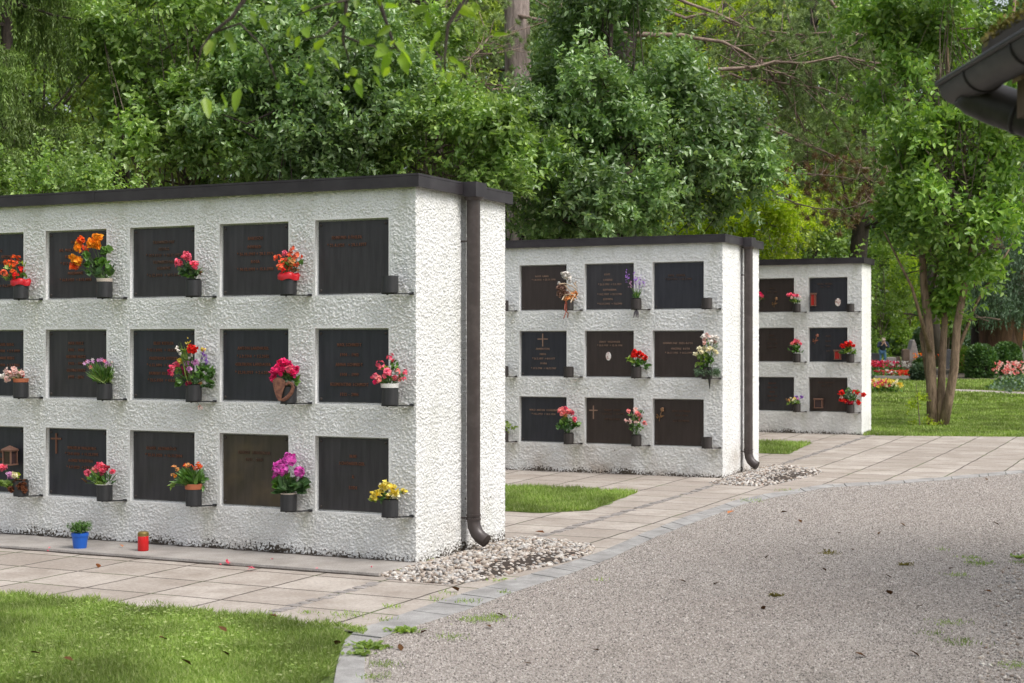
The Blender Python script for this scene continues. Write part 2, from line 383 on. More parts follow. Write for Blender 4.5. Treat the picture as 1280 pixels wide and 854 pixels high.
def crown(blobs, n_cl, per, K, L, Wd, clump_r=.3, tw=.25, seed=0., shape='hex', up=.5, inner=.55, droop=0., vis=True, jitter=.45):
    # lobes first, then clumps of twigs spread over the upper and outer side of every lobe
    kk = 9; Pm, Dm = crown_points(blobs, max(3, n_cl // kk), seed, inner); M_ = len(Pm)
    size = np.mean([min(b[3], b[5]) for b in blobs]); lr = np.clip(size * .34, .06, 1.3) * RNG.uniform(.6, 1.25, M_)
    dd = nrm(rand_dirs(M_ * kk) + np.repeat(Dm, kk, 0) * .75 + np.array([0, 0, .35]))
    Pc = np.repeat(Pm, kk, 0) + dd * np.repeat(lr, kk)[:, None] * RNG.uniform(.65, 1.05, (M_ * kk, 1)) * np.array([1, 1, .75]); Dc = dd
    m = len(Pc); O = np.repeat(Pc, per, 0) + RNG.normal(size=(m * per, 3)) * clump_r * .45
    T = np.repeat(Dc, per, 0) * .8 + RNG.normal(size=(m * per, 3)) * .55 + np.array([0, 0, .25])
    return twigs(O, T, RNG.uniform(.6, 1.3, m * per) * tw, K, L, Wd, up=up, shape=shape, droop=droop, jitter=jitter), Pc
def limbs(mb, base_pts, base_r, targets, n, r0=.03, seg=5, sag=.0):
    """curved limbs from points up the trunk to some clump centres"""
    idx = RNG.choice(len(targets), min(n, len(targets)), replace=False)
    for i in idx:
        t = targets[i]; k = RNG.uniform(.25, .95); j = k * (len(base_pts) - 1); a = int(j); fr = j - a
        s = np.array(base_pts[a]) * (1 - fr) + np.array(base_pts[min(a + 1, len(base_pts) - 1)]) * fr
        if t[2] < s[2] - .3: s = s * 1.0; s[2] = max(t[2] - .3, base_pts[0][2] + .1)
        mid = s * .5 + t * .5 + RNG.normal(size=3) * .08 * np.linalg.norm(t - s) + np.array([0, 0, -.12 * np.linalg.norm(t - s)])
        q = [s, s * .55 + mid * .45 + RNG.normal(size=3) * .02, mid, mid * .5 + t * .5 + RNG.normal(size=3) * .03, t]
        rr = r0 * RNG.uniform(.6, 1.1); mb.tube(q, [rr, rr * .8, rr * .6, rr * .4, rr * .18], seg)
def trunk_path(b, top, wob=.06, n=7):
    b = np.array(b, float); top = np.array(top, float); h = np.linalg.norm(top - b)
    return [b + (top - b) * (i / (n - 1)) + (RNG.normal(size=3) * wob * h * .12 if 0 < i < n - 1 else 0) for i in range(n)]
def tree(name, label, cat, base, top, r0, blobs, lm, bm, n_cl, per, K, L, Wd, group=None, clump_r=.3, tw=.25, n_limb=30, limb_r=.03, shape='hex', seed=0., inner=.55, up=.5, droop=0., jitter=.45, crown_name='crown'):
    o = empty(name, base, 0, label, cat, group)
    tp = trunk_path((base[0], base[1], base[2] - .08), top)
    mb = MB(); mb.tube(tp, [r0 * 1.25] + [r0 * (1 - .75 * i / 6) for i in range(1, 7)], 12)
    (V, Fc), Pc = crown(blobs, n_cl, per, K, L, Wd, clump_r, tw, seed, shape, up, inner, droop, jitter=jitter)
    limbs(mb, tp, r0, Pc, n_limb, limb_r)
    mb.build('trunk', bm, o, smooth=True)
    put(crown_name, fast_mesh('crown', V, Fc), lm, o)
    return o

# ================================================================== THE SETTING: ground sheets
def cut_sheet(name, poly, lift, m, kind='structure', step=.9, frame=True, w_lo=None):
    """a flat polygon in (a, w) draped over the gentle slope; its object frame is the wall frame"""
    import bmesh
    bm = bmesh.new(); vs_ = [bm.verts.new((a, w, 0)) for a, w in poly]; bm.faces.new(vs_)
    ws = [p[1] for p in poly]; w = max(min(ws), 0) if True else min(ws)
    k = math.floor(min(ws) / step) + 1
    while k * step < max(ws):
        if 0 <= k * step <= 50: bmesh.ops.bisect_plane(bm, geom=bm.verts[:] + bm.edges[:] + bm.faces[:], plane_co=(0, k * step, 0), plane_no=(0, 1, 0), clear_inner=False, clear_outer=False)
        k += 1
    bmesh.ops.triangulate(bm, faces=bm.faces[:])
    for v in bm.verts: v.co.z = float(gz(v.co.y)) + lift
    bm.normal_update()
    if sum(f.normal.z for f in bm.faces) < 0: bmesh.ops.reverse_faces(bm, faces=bm.faces[:])
    me = bpy.data.meshes.new(name); bm.to_mesh(me); bm.free()
    o = put(name, me, m); o.location = (ORG[0], ORG[1], 0); o.rotation_euler = (0, 0, -TH)
    return tag(o, kind=kind)

# terrain to the horizon
ws = np.concatenate([[-60, -20, -5], np.arange(0, 14, .75), np.arange(14, 46, 2), [50, 60, 80, 120, 180, 300]])
as_ = np.array([-300, -100, -40, -15, -5, 0, 5, 15, 40, 100, 300.])
gA, gW = np.meshgrid(as_, ws); nA = len(as_)
V = np.stack([gA.ravel(), gW.ravel(), gz(gW.ravel()) - .004], 1)
ii = (np.arange(len(ws) - 1)[:, None] * nA + np.arange(nA - 1)[None]).ravel()
terr = put('ground', fast_mesh('ground', V, np.stack([ii, ii + 1, ii + nA + 1, ii + nA], 1)), M_lawn)
terr.location = (ORG[0], ORG[1], 0); terr.rotation_euler = (0, 0, -TH); tag(terr, kind='structure')

KO = [(459, 990), (457, 870), (455, 835), (461, 806), (521, 784.5), (583.6, 765), (630, 747), (669.5, 733.7), (712, 720), (763, 700.5), (818, 674), (876, 652), (929, 632), (966, 624), (1036, 611), (1131, 606), (1280, 593), (1420, 584)]
KI = [(412, 990), (415, 870), (422, 830), (432, 800), (455, 787), (500, 771), (556, 751), (634, 728), (700, 709), (751, 692), (805, 668), (862, 646), (917, 628), (958, 619), (1033, 607), (1131, 602), (1280, 589), (1420, 580)]
KOa = [at_aw(*p) for p in KO]; KIa = [at_aw(*p) for p in KI]
LW = -2.2                                            # front edge of the slabs along the near lawn
E4 = [at_aw(1420, 549), at_aw(1280, 547), at_aw(1180, 546), at_aw(1086, 545.5)]
far_a = KIa[-1]
pave = [(-12, LW)] + [(KIa[3][0] - .02, LW)] + KIa[4:] + [(far_a[0] + 8, far_a[1] + 1.5), (E4[0][0] + 8, E4[0][1] + 1.5)] + E4 + [(-.2, 13.56), (-.2, 14.0), (-12, 14.0)]
cut_sheet('slab_paving', pave, .004, M_pave)
cut_sheet('gravel_path', KOa + [(far_a[0] + 8, far_a[1] + 1.0), (20, 4), (20, -14), (KOa[0][0], -14)], .008, M_grav)
# kerb of flat granite pieces
kb = MB()
def along(line, n):
    P = np.array(line); d = np.r_[0, np.cumsum(np.linalg.norm(np.diff(P, axis=0), axis=1))]
    s = np.linspace(0, 1, n) * d[-1]; return np.stack([np.interp(s, d, P[:, 0]), np.interp(s, d, P[:, 1])], 1)
nK = 110; o_ = along(KOa, nK); i_ = along(KIa, nK); k = 0
while k < nK - 1:
    st = random.choice([1, 2, 2, 3]); e = min(k + st, nK - 1); g = .005; h = .008 + random.uniform(0, .006)
    for j in range(k, e):
        p = [i_[j], o_[j], o_[j + 1], i_[j + 1]]
        p = [np.array(q) for q in p]; dirv = nrm(o_[j + 1] - o_[j])
        if j == k: p[0] = p[0] + dirv * g; p[1] = p[1] + dirv * g
        if j == e - 1: p[2] = p[2] - dirv * g; p[3] = p[3] - dirv * g
        vv = [(q[0], q[1], float(gz(q[1])) + h) for q in p] + [(q[0], q[1], float(gz(q[1])) - .02) for q in p]
        fs = [(0, 1, 2, 3), (1, 0, 4, 5), (3, 2, 6, 7)]
        if j == k: fs.append((0, 3, 7, 4)) if False else fs.append((1, 5, 4, 0)) if False else None
        kb.add(vv, [(0, 1, 2, 3), (0, 4, 5, 1), (1, 5, 6, 2), (2, 6, 7, 3), (3, 7, 4, 0)])
    k = e
kerb = kb.build('kerb', M_granite); kerb.location = (ORG[0], ORG[1], 0); kerb.rotation_euler = (0, 0, -TH); tag(kerb, kind='structure')
# drainage lines of small dark setts, across the slabs beside the wall ends and along the lawn edge
sb = MB(); w = -2.15
def sett(a, w, la, lw):
    h = .006 + random.uniform(0, .004); z = float(gz(w)); r = random.uniform(-.06, .06)
    sb.box(-la / 2, la / 2, -lw / 2, lw / 2, 0, 1, lambda x, y, q: (a + x * (.86 if q else 1) - y * r, w + y * (.86 if q else 1) + x * r, z + (h if q else -.02)))
while w < 15.5:
    for c in (.15,):
        if random.random() < .93: sett(c + random.uniform(-.012, .012), w + random.uniform(-.01, .01), .09, random.uniform(.07, .1))
    w += .098
for j in range(0):                                  # second line, from the gravel edge across to the right
    a0, w0 = KIa[13]; t_ = j * .10; a1, w1 = at_aw(1130, 583)
    sett(a0 + .1 + t_ * .93, w0 + .55 + t_ * .38, .08, .08)
so = sb.build('drain_setts', M_sett); so.location = (ORG[0], ORG[1], 0); so.rotation_euler = (0, 0, -TH); tag(so, kind='structure')
# lawns between the walls: soil a little above the slabs, edges uneven
def ragged(poly, amp=.03, step=.12):
    out = []
    for i in range(len(poly)):
        p, q = np.array(poly[i]), np.array(poly[(i + 1) % len(poly)]); n = max(1, int(np.linalg.norm(q - p) / step))
        for k in range(n): out.append(tuple(p + (q - p) * k / n + RNG.normal(size=2) * amp * .5))
    return out
G1 = ragged([(-12, LW + .02), (.80, LW - .02), (.92, -2.35), (1.34, -3.25), (1.40, -5), (-12, -5)])
def q4(*px): return [at_aw(*p) for p in px]
c2 = q4((797, 617), (703, 644)); G2 = ragged([(-5.5, c2[0][1]), c2[0], (c2[1][0] + .12, c2[1][1] + .35), (c2[1][0] - .2, c2[1][1] - .02), (-5.5, c2[1][1] - .02)])
c3 = q4((1015, 555), (985, 569)); G3 = ragged([(-5.5, c3[0][1]), c3[0], c3[1], (-5.5, c3[1][1])], .02)
for g_ in (G1, G2, G3): cut_sheet('lawn_patch', g_, .007, M_lawn)

# gravelly little path through the far lawn
pp = [at_aw(1180, 487), at_aw(1300, 492), at_aw(1440, 499), at_aw(1440, 503), at_aw(1300, 496.5), at_aw(1180, 490.5), at_aw(1150, 487)]
cut_sheet('side_path', pp, .012, concrete('pale_path', (.32, .28, .24), (.45, .40, .36), 2))
# soil under the trees behind the walls
cut_sheet('shrub_bed', ragged([(-30, 3.2), (-8.2, 3.2), (-5.2, 5.5), (-4.6, 10), (-4.5, 13.8), (-4.0, 16), (-.8, 17), (0, 19.5), (-.5, 30), (-2, 48), (-60, 48), (-60, 10)], .2, 1), .006, M_earth)

# ================================================================== THE URN WALLS
def value_noise(nx, nz, cx, cz, seed):
    r = np.random.default_rng(seed); gx = int(nx / cx) + 3; gz_ = int(nz / cz) + 3
    g = r.uniform(-1, 1, (gz_, gx)); X = np.arange(nx) / cx; Z = np.arange(nz) / cz
    xi = X.astype(int); zi = Z.astype(int); fx = X - xi; fz = Z - zi
    fx = fx * fx * (3 - 2 * fx); fz = (fz * fz * (3 - 2 * fz))[:, None]
    a = g[zi][:, xi]; b = g[zi][:, xi + 1]; c = g[zi + 1][:, xi]; d = g[zi + 1][:, xi + 1]
    return (a * (1 - fx) + b * fx) * (1 - fz) + (c * (1 - fx) + d * fx) * fz
PW, PH = .56, .497; PITCH = .805; ZR = [1.830, 1.082, .338]    # plaque size, column pitch, lower edges of the three rows
def col_a(i): return -.783 - PITCH * i                          # left edge of column i (0 = rightmost)
WALL_H = 2.545
def build_body(parent, n_col, length, thick, res, m, seed, niche_cols):
    g = res; zs = np.arange(0, WALL_H + g * .5, g); zs[-1] = WALL_H
    xs = -np.arange(0, length + g * .5, g)[::-1]
    RIM = .012; REC = .034
    rects = [(col_a(i) - RIM, col_a(i) + PW + RIM, z0 - RIM, z0 + PH + RIM) for i in niche_cols for z0 in ZR]
    def snap(arr, val):
        k = np.argmin(abs(arr - val)); arr[k] = val
    for r_ in rects: snap(xs, r_[0]); snap(xs, r_[1]); snap(zs, r_[2]); snap(zs, r_[3])
    xs[0] = -length; xs[-1] = 0.0
    nx, nz = len(xs), len(zs)
    f1, f2 = (.0125, .0085) if g < .007 else (.019, .013)
    d = .0036 * value_noise(nx, nz, f1 / g, f2 / g, seed) + 0.0044 * value_noise(nx, nz, f1 * .55 / g, f2 * .62 / g, seed + 1)
    d = np.maximum(d, -.0045) + .0022 * value_noise(nx, nz, .12 / g, .12 / g, seed + 3)
    if g < .009: d += .0015 * value_noise(nx, nz, .007 / g, .007 / g, seed + 2)
    X, Z = np.meshgrid(xs, zs)
    keep = np.ones((nz - 1, nx - 1), bool); fade = np.ones_like(X)
    for x0, x1, z0, z1 in rects:
        cx = (xs[:-1] + xs[1:]) / 2; cz = (zs[:-1] + zs[1:]) / 2
        keep &= ~(((cx > x0) & (cx < x1))[None] & ((cz > z0) & (cz < z1))[:, None])
        dx = np.maximum(np.maximum(x0 - X, X - x1), 0); dz = np.maximum(np.maximum(z0 - Z, Z - z1), 0)
        fade = np.minimum(fade, np.clip((np.hypot(dx, dz) - .006) / .022, 0, 1))
    d = d * fade
    # end face, sharing the corner profile
    ts = np.arange(0, thick + g * .5, g); ts[-1] = thick; nt = len(ts)
    e = .0048 * value_noise(nt, nz, .0085 / g, .0075 / g, seed + 5) + .0018 * value_noise(nt, nz, .02 / g, .018 / g, seed + 6)
    GR = (thick / 2 - .03, thick / 2 + .045) if thick > 1 else None
    corner_e = e[:, 0].copy(); corner_d = d[:, -1].copy()
    xo = np.zeros_like(X); xo[:, -1] = corner_e
    V1 = np.stack([X + xo, -d, Z], -1).reshape(-1, 3)
    ix = np.arange(nz * nx).reshape(nz, nx)
    Q = np.stack([ix[:-1, :-1], ix[:-1, 1:], ix[1:, 1:], ix[1:, :-1]], -1)[keep]
    T, Z2 = np.meshgrid(ts, zs); dep = e.copy(); yoff = np.zeros_like(T); yoff[:, 0] = -corner_d
    if GR: dep = np.where((T > GR[0]) & (T < GR[1]), -.05, dep)
    V2 = np.stack([dep, T + yoff, Z2], -1).reshape(-1, 3)
    jx = np.arange(nz * nt).reshape(nz, nt) + len(V1)
    Q2 = np.stack([jx[:-1, :-1], jx[:-1, 1:], jx[1:, 1:], jx[1:, :-1]], -1).reshape(-1, 4)
    # back, left end, top, and the niches
    mb = MB(); L0 = -length
    mb.add([(L0, 0, 0), (L0, thick, 0), (L0, thick, WALL_H), (L0, 0, WALL_H)], [(0, 3, 2, 1)])
    mb.add([(L0, thick, 0), (0, thick, 0), (0, thick, WALL_H), (L0, thick, WALL_H)], [(0, 3, 2, 1)])
    mb.add([(L0, 0, WALL_H), (0, 0, WALL_H), (0, thick, WALL_H), (L0, thick, WALL_H)], [(0, 1, 2, 3)])
    for x0, x1, z0, z1 in rects:
        o4 = [(x0, 0, z0), (x1, 0, z0), (x1, 0, z1), (x0, 0, z1)]; i4 = [(x, REC, z) for x, _, z in o4]
        mb.add(o4 + i4, [(0, 4, 7, 3), (1, 2, 6, 5), (0, 1, 5, 4), (3, 7, 6, 2), (4, 5, 6, 7)])
    V3 = np.array(mb.v); F3 = np.array(mb.f) + len(V1) + len(V2)
    me = fast_mesh('plaster_body', np.concatenate([V1, V2, V3]), np.concatenate([Q, Q2, F3]))
    return put('plaster_body', me, m, parent, True)

def text_mesh(lines, size, extr):
    """lettering as real relief; lines = [(text, x centre, z)] in plaque coordinates; returns one mesh"""
    V = []; Fs = []; k = 0
    for s, x, z, sz in lines:
        cu = bpy.data.curves.new('tmp', 'FONT'); cu.body = s; cu.size = sz; cu.align_x = 'CENTER'; cu.extrude = extr; cu.space_character = 1.12; cu.resolution_u = 1; cu.offset = .0002
        ob = bpy.data.objects.new('tmp', cu); C.objects.link(ob); dg = bpy.context.evaluated_depsgraph_get()
        me = bpy.data.meshes.new_from_object(ob.evaluated_get(dg))
        for v in me.vertices: V.append((x + v.co.x * .86, -v.co.z, z + v.co.y))
        for p in me.polygons: Fs.append([i + k for i in p.vertices])
        k += len(me.vertices)
        bpy.data.objects.remove(ob); bpy.data.meshes.remove(me); bpy.data.curves.remove(cu)
    me = bpy.data.meshes.new('inscription'); me.from_pydata(V, [], Fs); me.update(); return me

plq = MB()                                            # plaque: bevelled bronze plate
b_ = .004; T0, T1 = .022, .034
plq.add([(0, T0 + b_, 0), (PW, T0 + b_, 0), (PW, T0 + b_, PH), (0, T0 + b_, PH), (b_, T0, b_), (PW - b_, T0, b_), (PW - b_, T0, PH - b_), (b_, T0, PH - b_),
         (0, T1, 0), (PW, T1, 0), (PW, T1, PH), (0, T1, PH)],
        [(4, 5, 6, 7), (0, 1, 5, 4), (1, 2, 6, 5), (2, 3, 7, 6), (3, 0, 4, 7), (0, 8, 9, 1), (1, 9, 10, 2), (2, 10, 11, 3), (3, 11, 8, 0)])
ME_PLQ = plq.mesh('grave_plaque')
sc_ = MB(); sc_.lathe([(0, .009), (.006, .0085), (.0095, .005), (.0105, 0)], seg=10); sc_.v = [(x, -z, y) for x, y, z in sc_.v]; ME_SCREW = sc_.mesh('screw')
for p in ME_SCREW.polygons: p.use_smooth = True
ME_SCREW.materials.append(M_screw)
def cross_mesh(x, z, w, h, arm=.27, th=.006):
    m = MB(); m.box(x - th, x + th, T0 - .008, T0, z - h, z); m.box(x - w / 2, x + w / 2, T0 - .0095, T0, z - h * arm - th, z - h * arm + th); return m.mesh('cross')
def plaque(wall, i, row, mi, lines, lm=None, size=.031, extras=(), lab=None):
    me = ME_PLQ.copy() if True else ME_PLQ
    p = put('grave_plaque', me, M_br[mi], wall, True); p.location = (col_a(i), 0, ZR[row])
    if lab: p['label'] = lab
    if lines:
        L = [(s, x, z, size) for s, x, z in lines]
        t_ = text_mesh(L, size, .0035); o = put('inscription', t_, lm or M_letter, p, True); o.location = (0, T0 - .003, 0)
    for x in (.022, PW - .022):
        for z in (.022, PH - .022):
            s = bpy.data.objects.new('screw', ME_SCREW); C.objects.link(s); s.parent = p; s.location = (x, T0, z)
    for f in extras: f(p)
    return p
def LN(x, z, dz, *ls):                                # stacked centred lines
    return [(s, x, z - k * dz) for k, s in enumerate(ls) if s]

# holder: cup on a flat bar that returns to the wall
CUP_R, CUP_H = .057, .112
def cup_mesh():
    m = MB(); m.lathe([(0, 0), (CUP_R, 0), (CUP_R, CUP_H), (CUP_R - .004, CUP_H), (CUP_R - .004, .02), (0, .02)], seg=28); return m.mesh('cup')
def bracket_mesh():
    m = MB(); m.box(-.055, .045, -.02, .02, -.010, -.001)
    m.add([(-.0, -.014, -.010), (.105, .10, -.010), (.125, .085, -.010), (.03, -.02, -.010), (-.0, -.014, -.002), (.105, .10, -.002), (.125, .085, -.002), (.03, -.02, -.002)],
          [(0, 1, 2, 3), (4, 7, 6, 5), (0, 4, 5, 1), (1, 5, 6, 2), (2, 6, 7, 3), (3, 7, 4, 0)])
    m.box(.098, .128, .088, .10, -.013, .003); m.lathe([(0, -.016), (.007, -.016), (.007, -.009)], (-.02, 0, 0), 8); return m.mesh('bracket')
ME_CUP = cup_mesh(); ME_CUP.polygons.foreach_set('use_smooth', np.ones(len(ME_CUP.polygons), bool)); ME_BRK = bracket_mesh()
def smooth_by_angle(me, ang=.6):
    try: me.set_sharp_from_angle(angle=ang)
    except Exception: pass
smooth_by_angle(ME_CUP)
CUPS = {}
def holder(wall, wi, i, row, m, dark=False):
    h = empty('vase_holder', (-.143 - PITCH * i, -.10, ZR[row] - .004)); h.parent = wall
    me = ME_CUP.copy(); c = put('cup', me, m, h, True); b = put('bracket', ME_BRK.copy(), m, h, True)
    CUPS[(wi, i, row)] = h
    return h
def cup_world(wi, i, row):
    o, z0 = WO[wi]; a = -.143 - PITCH * i; w = -.10; p = o + AX * a + WX * w
    return np.array([p[0], p[1], z0 + ZR[row] - .004 + CUP_H])

WO = {}
def urn_wall(k, n_col, length, thick, res, m, label, seed, niche_cols):
    w0 = STEP * k; o2 = ORG + WX * w0; z0 = float(gz(w0)); WO[k] = (o2, z0)
    wall = empty('urn_wall', (o2[0], o2[1], z0), -TH, label, 'urn wall', 'roughcast urn walls in a row', 'thing')
    build_body(wall, n_col, length, thick, res, m, seed, niche_cols)
    cp = MB(); ov = .045; h0, h1 = WALL_H - .012, WALL_H + .078
    # folded sheet-metal cap with drip edge and a small standing seam at the joints
    cp.box(-length - ov, ov, -ov, thick + ov, h0 + .075, h1)
    for (x0, x1, y0, y1) in ((-length - ov, ov, -ov, -ov + .012), (-length - ov, ov, thick + ov - .012, thick + ov), (ov - .012, ov, -ov + .012, thick + ov - .012), (-length - ov, -length - ov + .012, -ov + .012, thick + ov - .012)):
        cp.box(x0, x1, y0, y1, h0, h0 + .073)
    for j in range(int(length / 2) + 1): cp.box(-1.9 * j - .82, -1.9 * j - .80, -ov - .002, -ov, h0 + .004, h1 - .002)
    cp.build('roof_cap', M_cap, wall, True)
    if thick > 1:
        hp = MB(); yc = thick / 2 + .01
        hp.add([(ov + .002, yc - .10, h0 - .012), (ov + .095, yc - .085, h0 - .012), (ov + .095, yc + .085, h0 - .012), (ov + .002, yc + .10, h0 - .012),
                (ov + .002, yc - .10, h1 + .002), (ov + .095, yc - .085, h1 + .002), (ov + .095, yc + .085, h1 + .002), (ov + .002, yc + .10, h1 + .002)],
               [(0, 3, 2, 1), (4, 5, 6, 7), (0, 1, 5, 4), (1, 2, 6, 5), (2, 3, 7, 6), (3, 0, 4, 7)])
        hp.build('rainwater_box', M_cap, wall, True)
        pi = MB(); xc = .078
        pts = [(xc, yc, h0 - .03), (xc, yc, 1.4), (xc, yc, .235), (xc + .006, yc, .19), (xc + .028, yc - .003, .145), (xc + .062, yc - .005, .112), (xc + .105, yc - .008, .092)]
        pi.tube(pts, .048, 20, False); pi.tube([pts[-1], (xc + .107, yc - .008, .091)], [.048, .043], 20, False)
        pi.tube([(xc + .104, yc - .008, .0925), (xc + .06, yc - .005, .118)], [.043, .04], 20, True)
        pi.tube([(xc, yc, h0 - .035), (xc, yc, h0 - .012)], [.05, .075], 20, False)
        for z in (.235, .262): pi.tube([(xc, yc, z), (xc, yc, z + .014)], .053, 20, True)
        pi.tube([(xc, yc, 1.95), (xc, yc, 1.958)], .0495, 20, False)
        o = pi.build('downpipe', M_pipe, wall, True, smooth=True); smooth_by_angle(o.data)
        cl = MB()
        for z in (.24, 2.2): cl.tube([(-.02, yc - .03, z + .01), (xc - .03, yc - .02, z + .01)], .007, 6)
        cl.build('pipe_clip', M_pipe, wall, True)
    return wall
W1 = urn_wall(0, 8, 6.60, 1.38, .0046, M_pl1, 'white roughcast urn wall nearest the camera with a brown downpipe over pebbles', 11, range(7))
W2 = urn_wall(1, 5, 4.30, 1.38, .0075, M_pl2, 'middle white roughcast urn wall standing between the nearest wall and the farthest wall', 23, range(4))
W3 = urn_wall(2, 5, 4.30, .64, .012, M_pl3, 'farthest and thinnest white urn wall without a downpipe beside the open lawn', 37, range(4))
pl = MB(); pl.add([(-6.60, -.57, 0), (.03, -.54, 0), (.03, -.012, 0), (-6.60, -.012, 0), (-6.60, -.565, .022), (.022, -.535, .022), (.022, -.004, .022), (-6.60, -.004, .022)],
       [(4, 5, 6, 7), (0, 1, 5, 4), (1, 2, 6, 5), (3, 0, 4, 7), (2, 3, 7, 6)])
for x in (-1.27, -2.52, -3.77, -5.02, -6.27): pl.box(x - .002, x + .002, -.53, -.01, .0205, .0228)
pl.build('plinth', M_plinth, W1, True)
cut_sheet('soil_joint', ragged([(-6.60, -.565), (.05, -.535), (.06, -.565), (-6.60, -.60)], .012, .08), .008, M_soil)
cut_sheet('damp_dirt', ragged([(-6.60, -.003), (.0, -.003), (.01, -.03), (-6.60, -.03)], .02, .06), .0245, M_soil)

hx = PW / 2
# wall 1 -------------------------------------------------------------
plaque(W1, 0, 0, 0, LN(.23, .375, .052, 'EDMUND KÖHLER', '* 21.4.1921   + 28.1.1977'), lab='charcoal plaque with two short lines and no flowers')
plaque(W1, 1, 0, 0, [('BARTSCH', hx, .39), ('OSWALD', hx - .01, .33), ('* 26.10.1907 + 28.1.1976', hx, .28), ('ROSA', hx, .225), ('* 30.12.1903 + 15.1.1988', hx, .172)])
plaque(W1, 2, 0, 0, [('TROMMSDORF', hx, .385), ('GEORG', hx, .335), ('* 17.7.1910  + 20.11.1987', hx, .29), ('TROMMSDORF', hx, .24), ('HERMINE', hx, .195), ('* 6.12.1910  + 19.5.1992', hx, .145)], M_letter2)
plaque(W1, 3, 0, 0, [('RUPP', .25, .41), ('DR. WALTER', .19, .35), ('* 17.9.1908  + 3.5.1975', .26, .25), ('HANS', .2, .30), ('MARIANNE', .26, .175), ('* 16.9.1923  + 8.11.1978', .26, .125)])
plaque(W1, 4, 0, 1, [('HERZOG', hx, .36), ('ANTON', hx + .1, .315), ('* 2.3.1911  + 9.6.1972', hx + .12, .27), ('LUISE', hx, .13), ('* 2.3.1911  + 9.6.1972', hx + .03, .09)])
plaque(W1, 0, 1, 1, LN(hx - .03, .385, .068, 'MAX SCHMIDT', '1904 – 1982', 'ANNA SCHMIDT', '1908 – 1999', 'KLEMENTINE SCHMIDT', '1932 – 2006'), None)
plaque(W1, 1, 1, 1, LN(hx - .02, .36, .057, 'ANTON LANDAUER', '* 5.3.1914  + 7.5.2002', 'GERTRUDE LANDAUER', '* 12.10.1919  + 2.6.2007'))
plaque(W1, 2, 1, 1, [('ELISE KISTLER', hx, .395), ('* 15.1.1902  + 18.3.1984', hx, .345), ('FRIEDRICH KISTLER', hx, .285), ('* 6.11.1896  + 31.1.1991', hx, .235), ('HUBERT KISTLER', hx - .02, .175), ('* 21.5.1930  + 4.8.2005', hx, .125)])
plaque(W1, 3, 1, 0, LN(hx - .015, .395, .051, 'MAX FRITZ', '1905 – 1984', 'HELENE FRITZ', '1912 – 1998', 'GEORG FRITZ', '1937 – 2011'))
plaque(W1, 4, 1, 1, [('KARL BERG', hx + .1, .385), ('* 1.1.1908  + 2.9.1999', hx + .1, .335), ('MARIE BERG', hx + .1, .28), ('* 4.6.1910  + 3.2.2001', hx + .1, .225)])
plaque(W1, 0, 2, 0, [('IRMI', hx, .365), ('SCHÖNBERGER', hx - .01, .315), ('&', hx, .225), ('LUDI', hx, .15)])
plaque(W1, 1, 2, 3, [('ERNEST  HINNEMAN', hx - .01, .365), ('1921 – 2006', hx - .01, .315)], M_letter2, lab='brownish bronze plaque with a golden sheen near its top')
plaque(W1, 2, 2, 0, [('KLAUS  ALTENBÖCK', hx - .02, .37), ('* 25.11.1928  + 16.11.2004', hx, .32)])
def addcross(*a, lm=None):
    def f(p): put('cross', cross_mesh(*a), lm or M_letter, p, True)
    return f
plaque(W1, 3, 2, 1, [('WILHELM WALBURG', .32, .35), ('* 20.8.1920  + 11.12.1995', .32, .305), ('AGNES WALBURG', .31, .255), ('* 4.9.1923  + 21.2.2001', .32, .205)], None, extras=[addcross(.075, PH - .03, .10, .155)])
plaque(W1, 4, 2, 1, [('JOSEF', hx + .05, .30), ('MEINDL', hx + .05, .24)])
for i_ in (5, 6):
    for r_ in range(3): plaque(W1, i_, r_, 0, LN(hx, .37, .055, ('ALOIS BAUER', 'THERESE HUBER', 'JOSEF KERN')[(i_ + r_) % 3], '1912 – 1989'))
# wall 2 -------------------------------------------------------------
T2 = dict(lm=M_letter3, size=.030)
plaque(W2, 0, 0, 1, [('PAUL  STEINER', hx - .02, .35), ('* 23.9.1911  + 26.3.1986', hx, .31)], M_letter2)
plaque(W2, 1, 0, 0, [('KOPP', hx - .03, .375), ('LORENZ', hx - .02, .315), ('* 21.5.1903  + 2.3.1971', hx, .265), ('KATHARINA', hx, .205), ('* 18.2.1907  + 25.9.1981', hx, .155), ('LUDWIG', hx - .02, .10), ('* 12.11.1932  + 7.8.2003', hx, .05)], **T2)
plaque(W2, 2, 0, 2, [('ROSA  LANG', hx - .02, .37), ('* 1.8.1912  + 27.11.1996', hx, .33)], **T2)
plaque(W2, 3, 0, 1, LN(hx, .37, .05, 'HANS BERGER', '1908 – 1979'), **T2)
plaque(W2, 0, 1, 2, [('HANNELORE  SEIDL-ROTH', hx - .01, .36), ('VINZENZ  ROTH', hx + .02, .30), ('* 20.11.1921  + 13.3.1997', hx, .255)], **T2)
def portrait(x, z, w=.05, h=.066):
    def f(p):
        m = MB(); seg = 20
        m.v = []; 
        v = [(x + math.cos(2 * math.pi * k / seg) * w * .5 * s_, T0 - d_, z + math.sin(2 * math.pi * k / seg) * h * .5 * s_) for s_, d_ in ((1, 0), (1, .006), (.86, .0075)) for k in range(seg)] + [(x, T0 - .0085, z)]
        fs = [(r * seg + k, r * seg + (k + 1) % seg, (r + 1) * seg + (k + 1) % seg, (r + 1) * seg + k) for r in range(2) for k in range(seg)] + [(2 * seg + k, 2 * seg + (k + 1) % seg, 3 * seg) for k in range(seg)]
        put('portrait_medallion', MB().add(v, [tuple(reversed(q)) for q in fs]).mesh('portrait_medallion'), M_port, p, True)
    return f
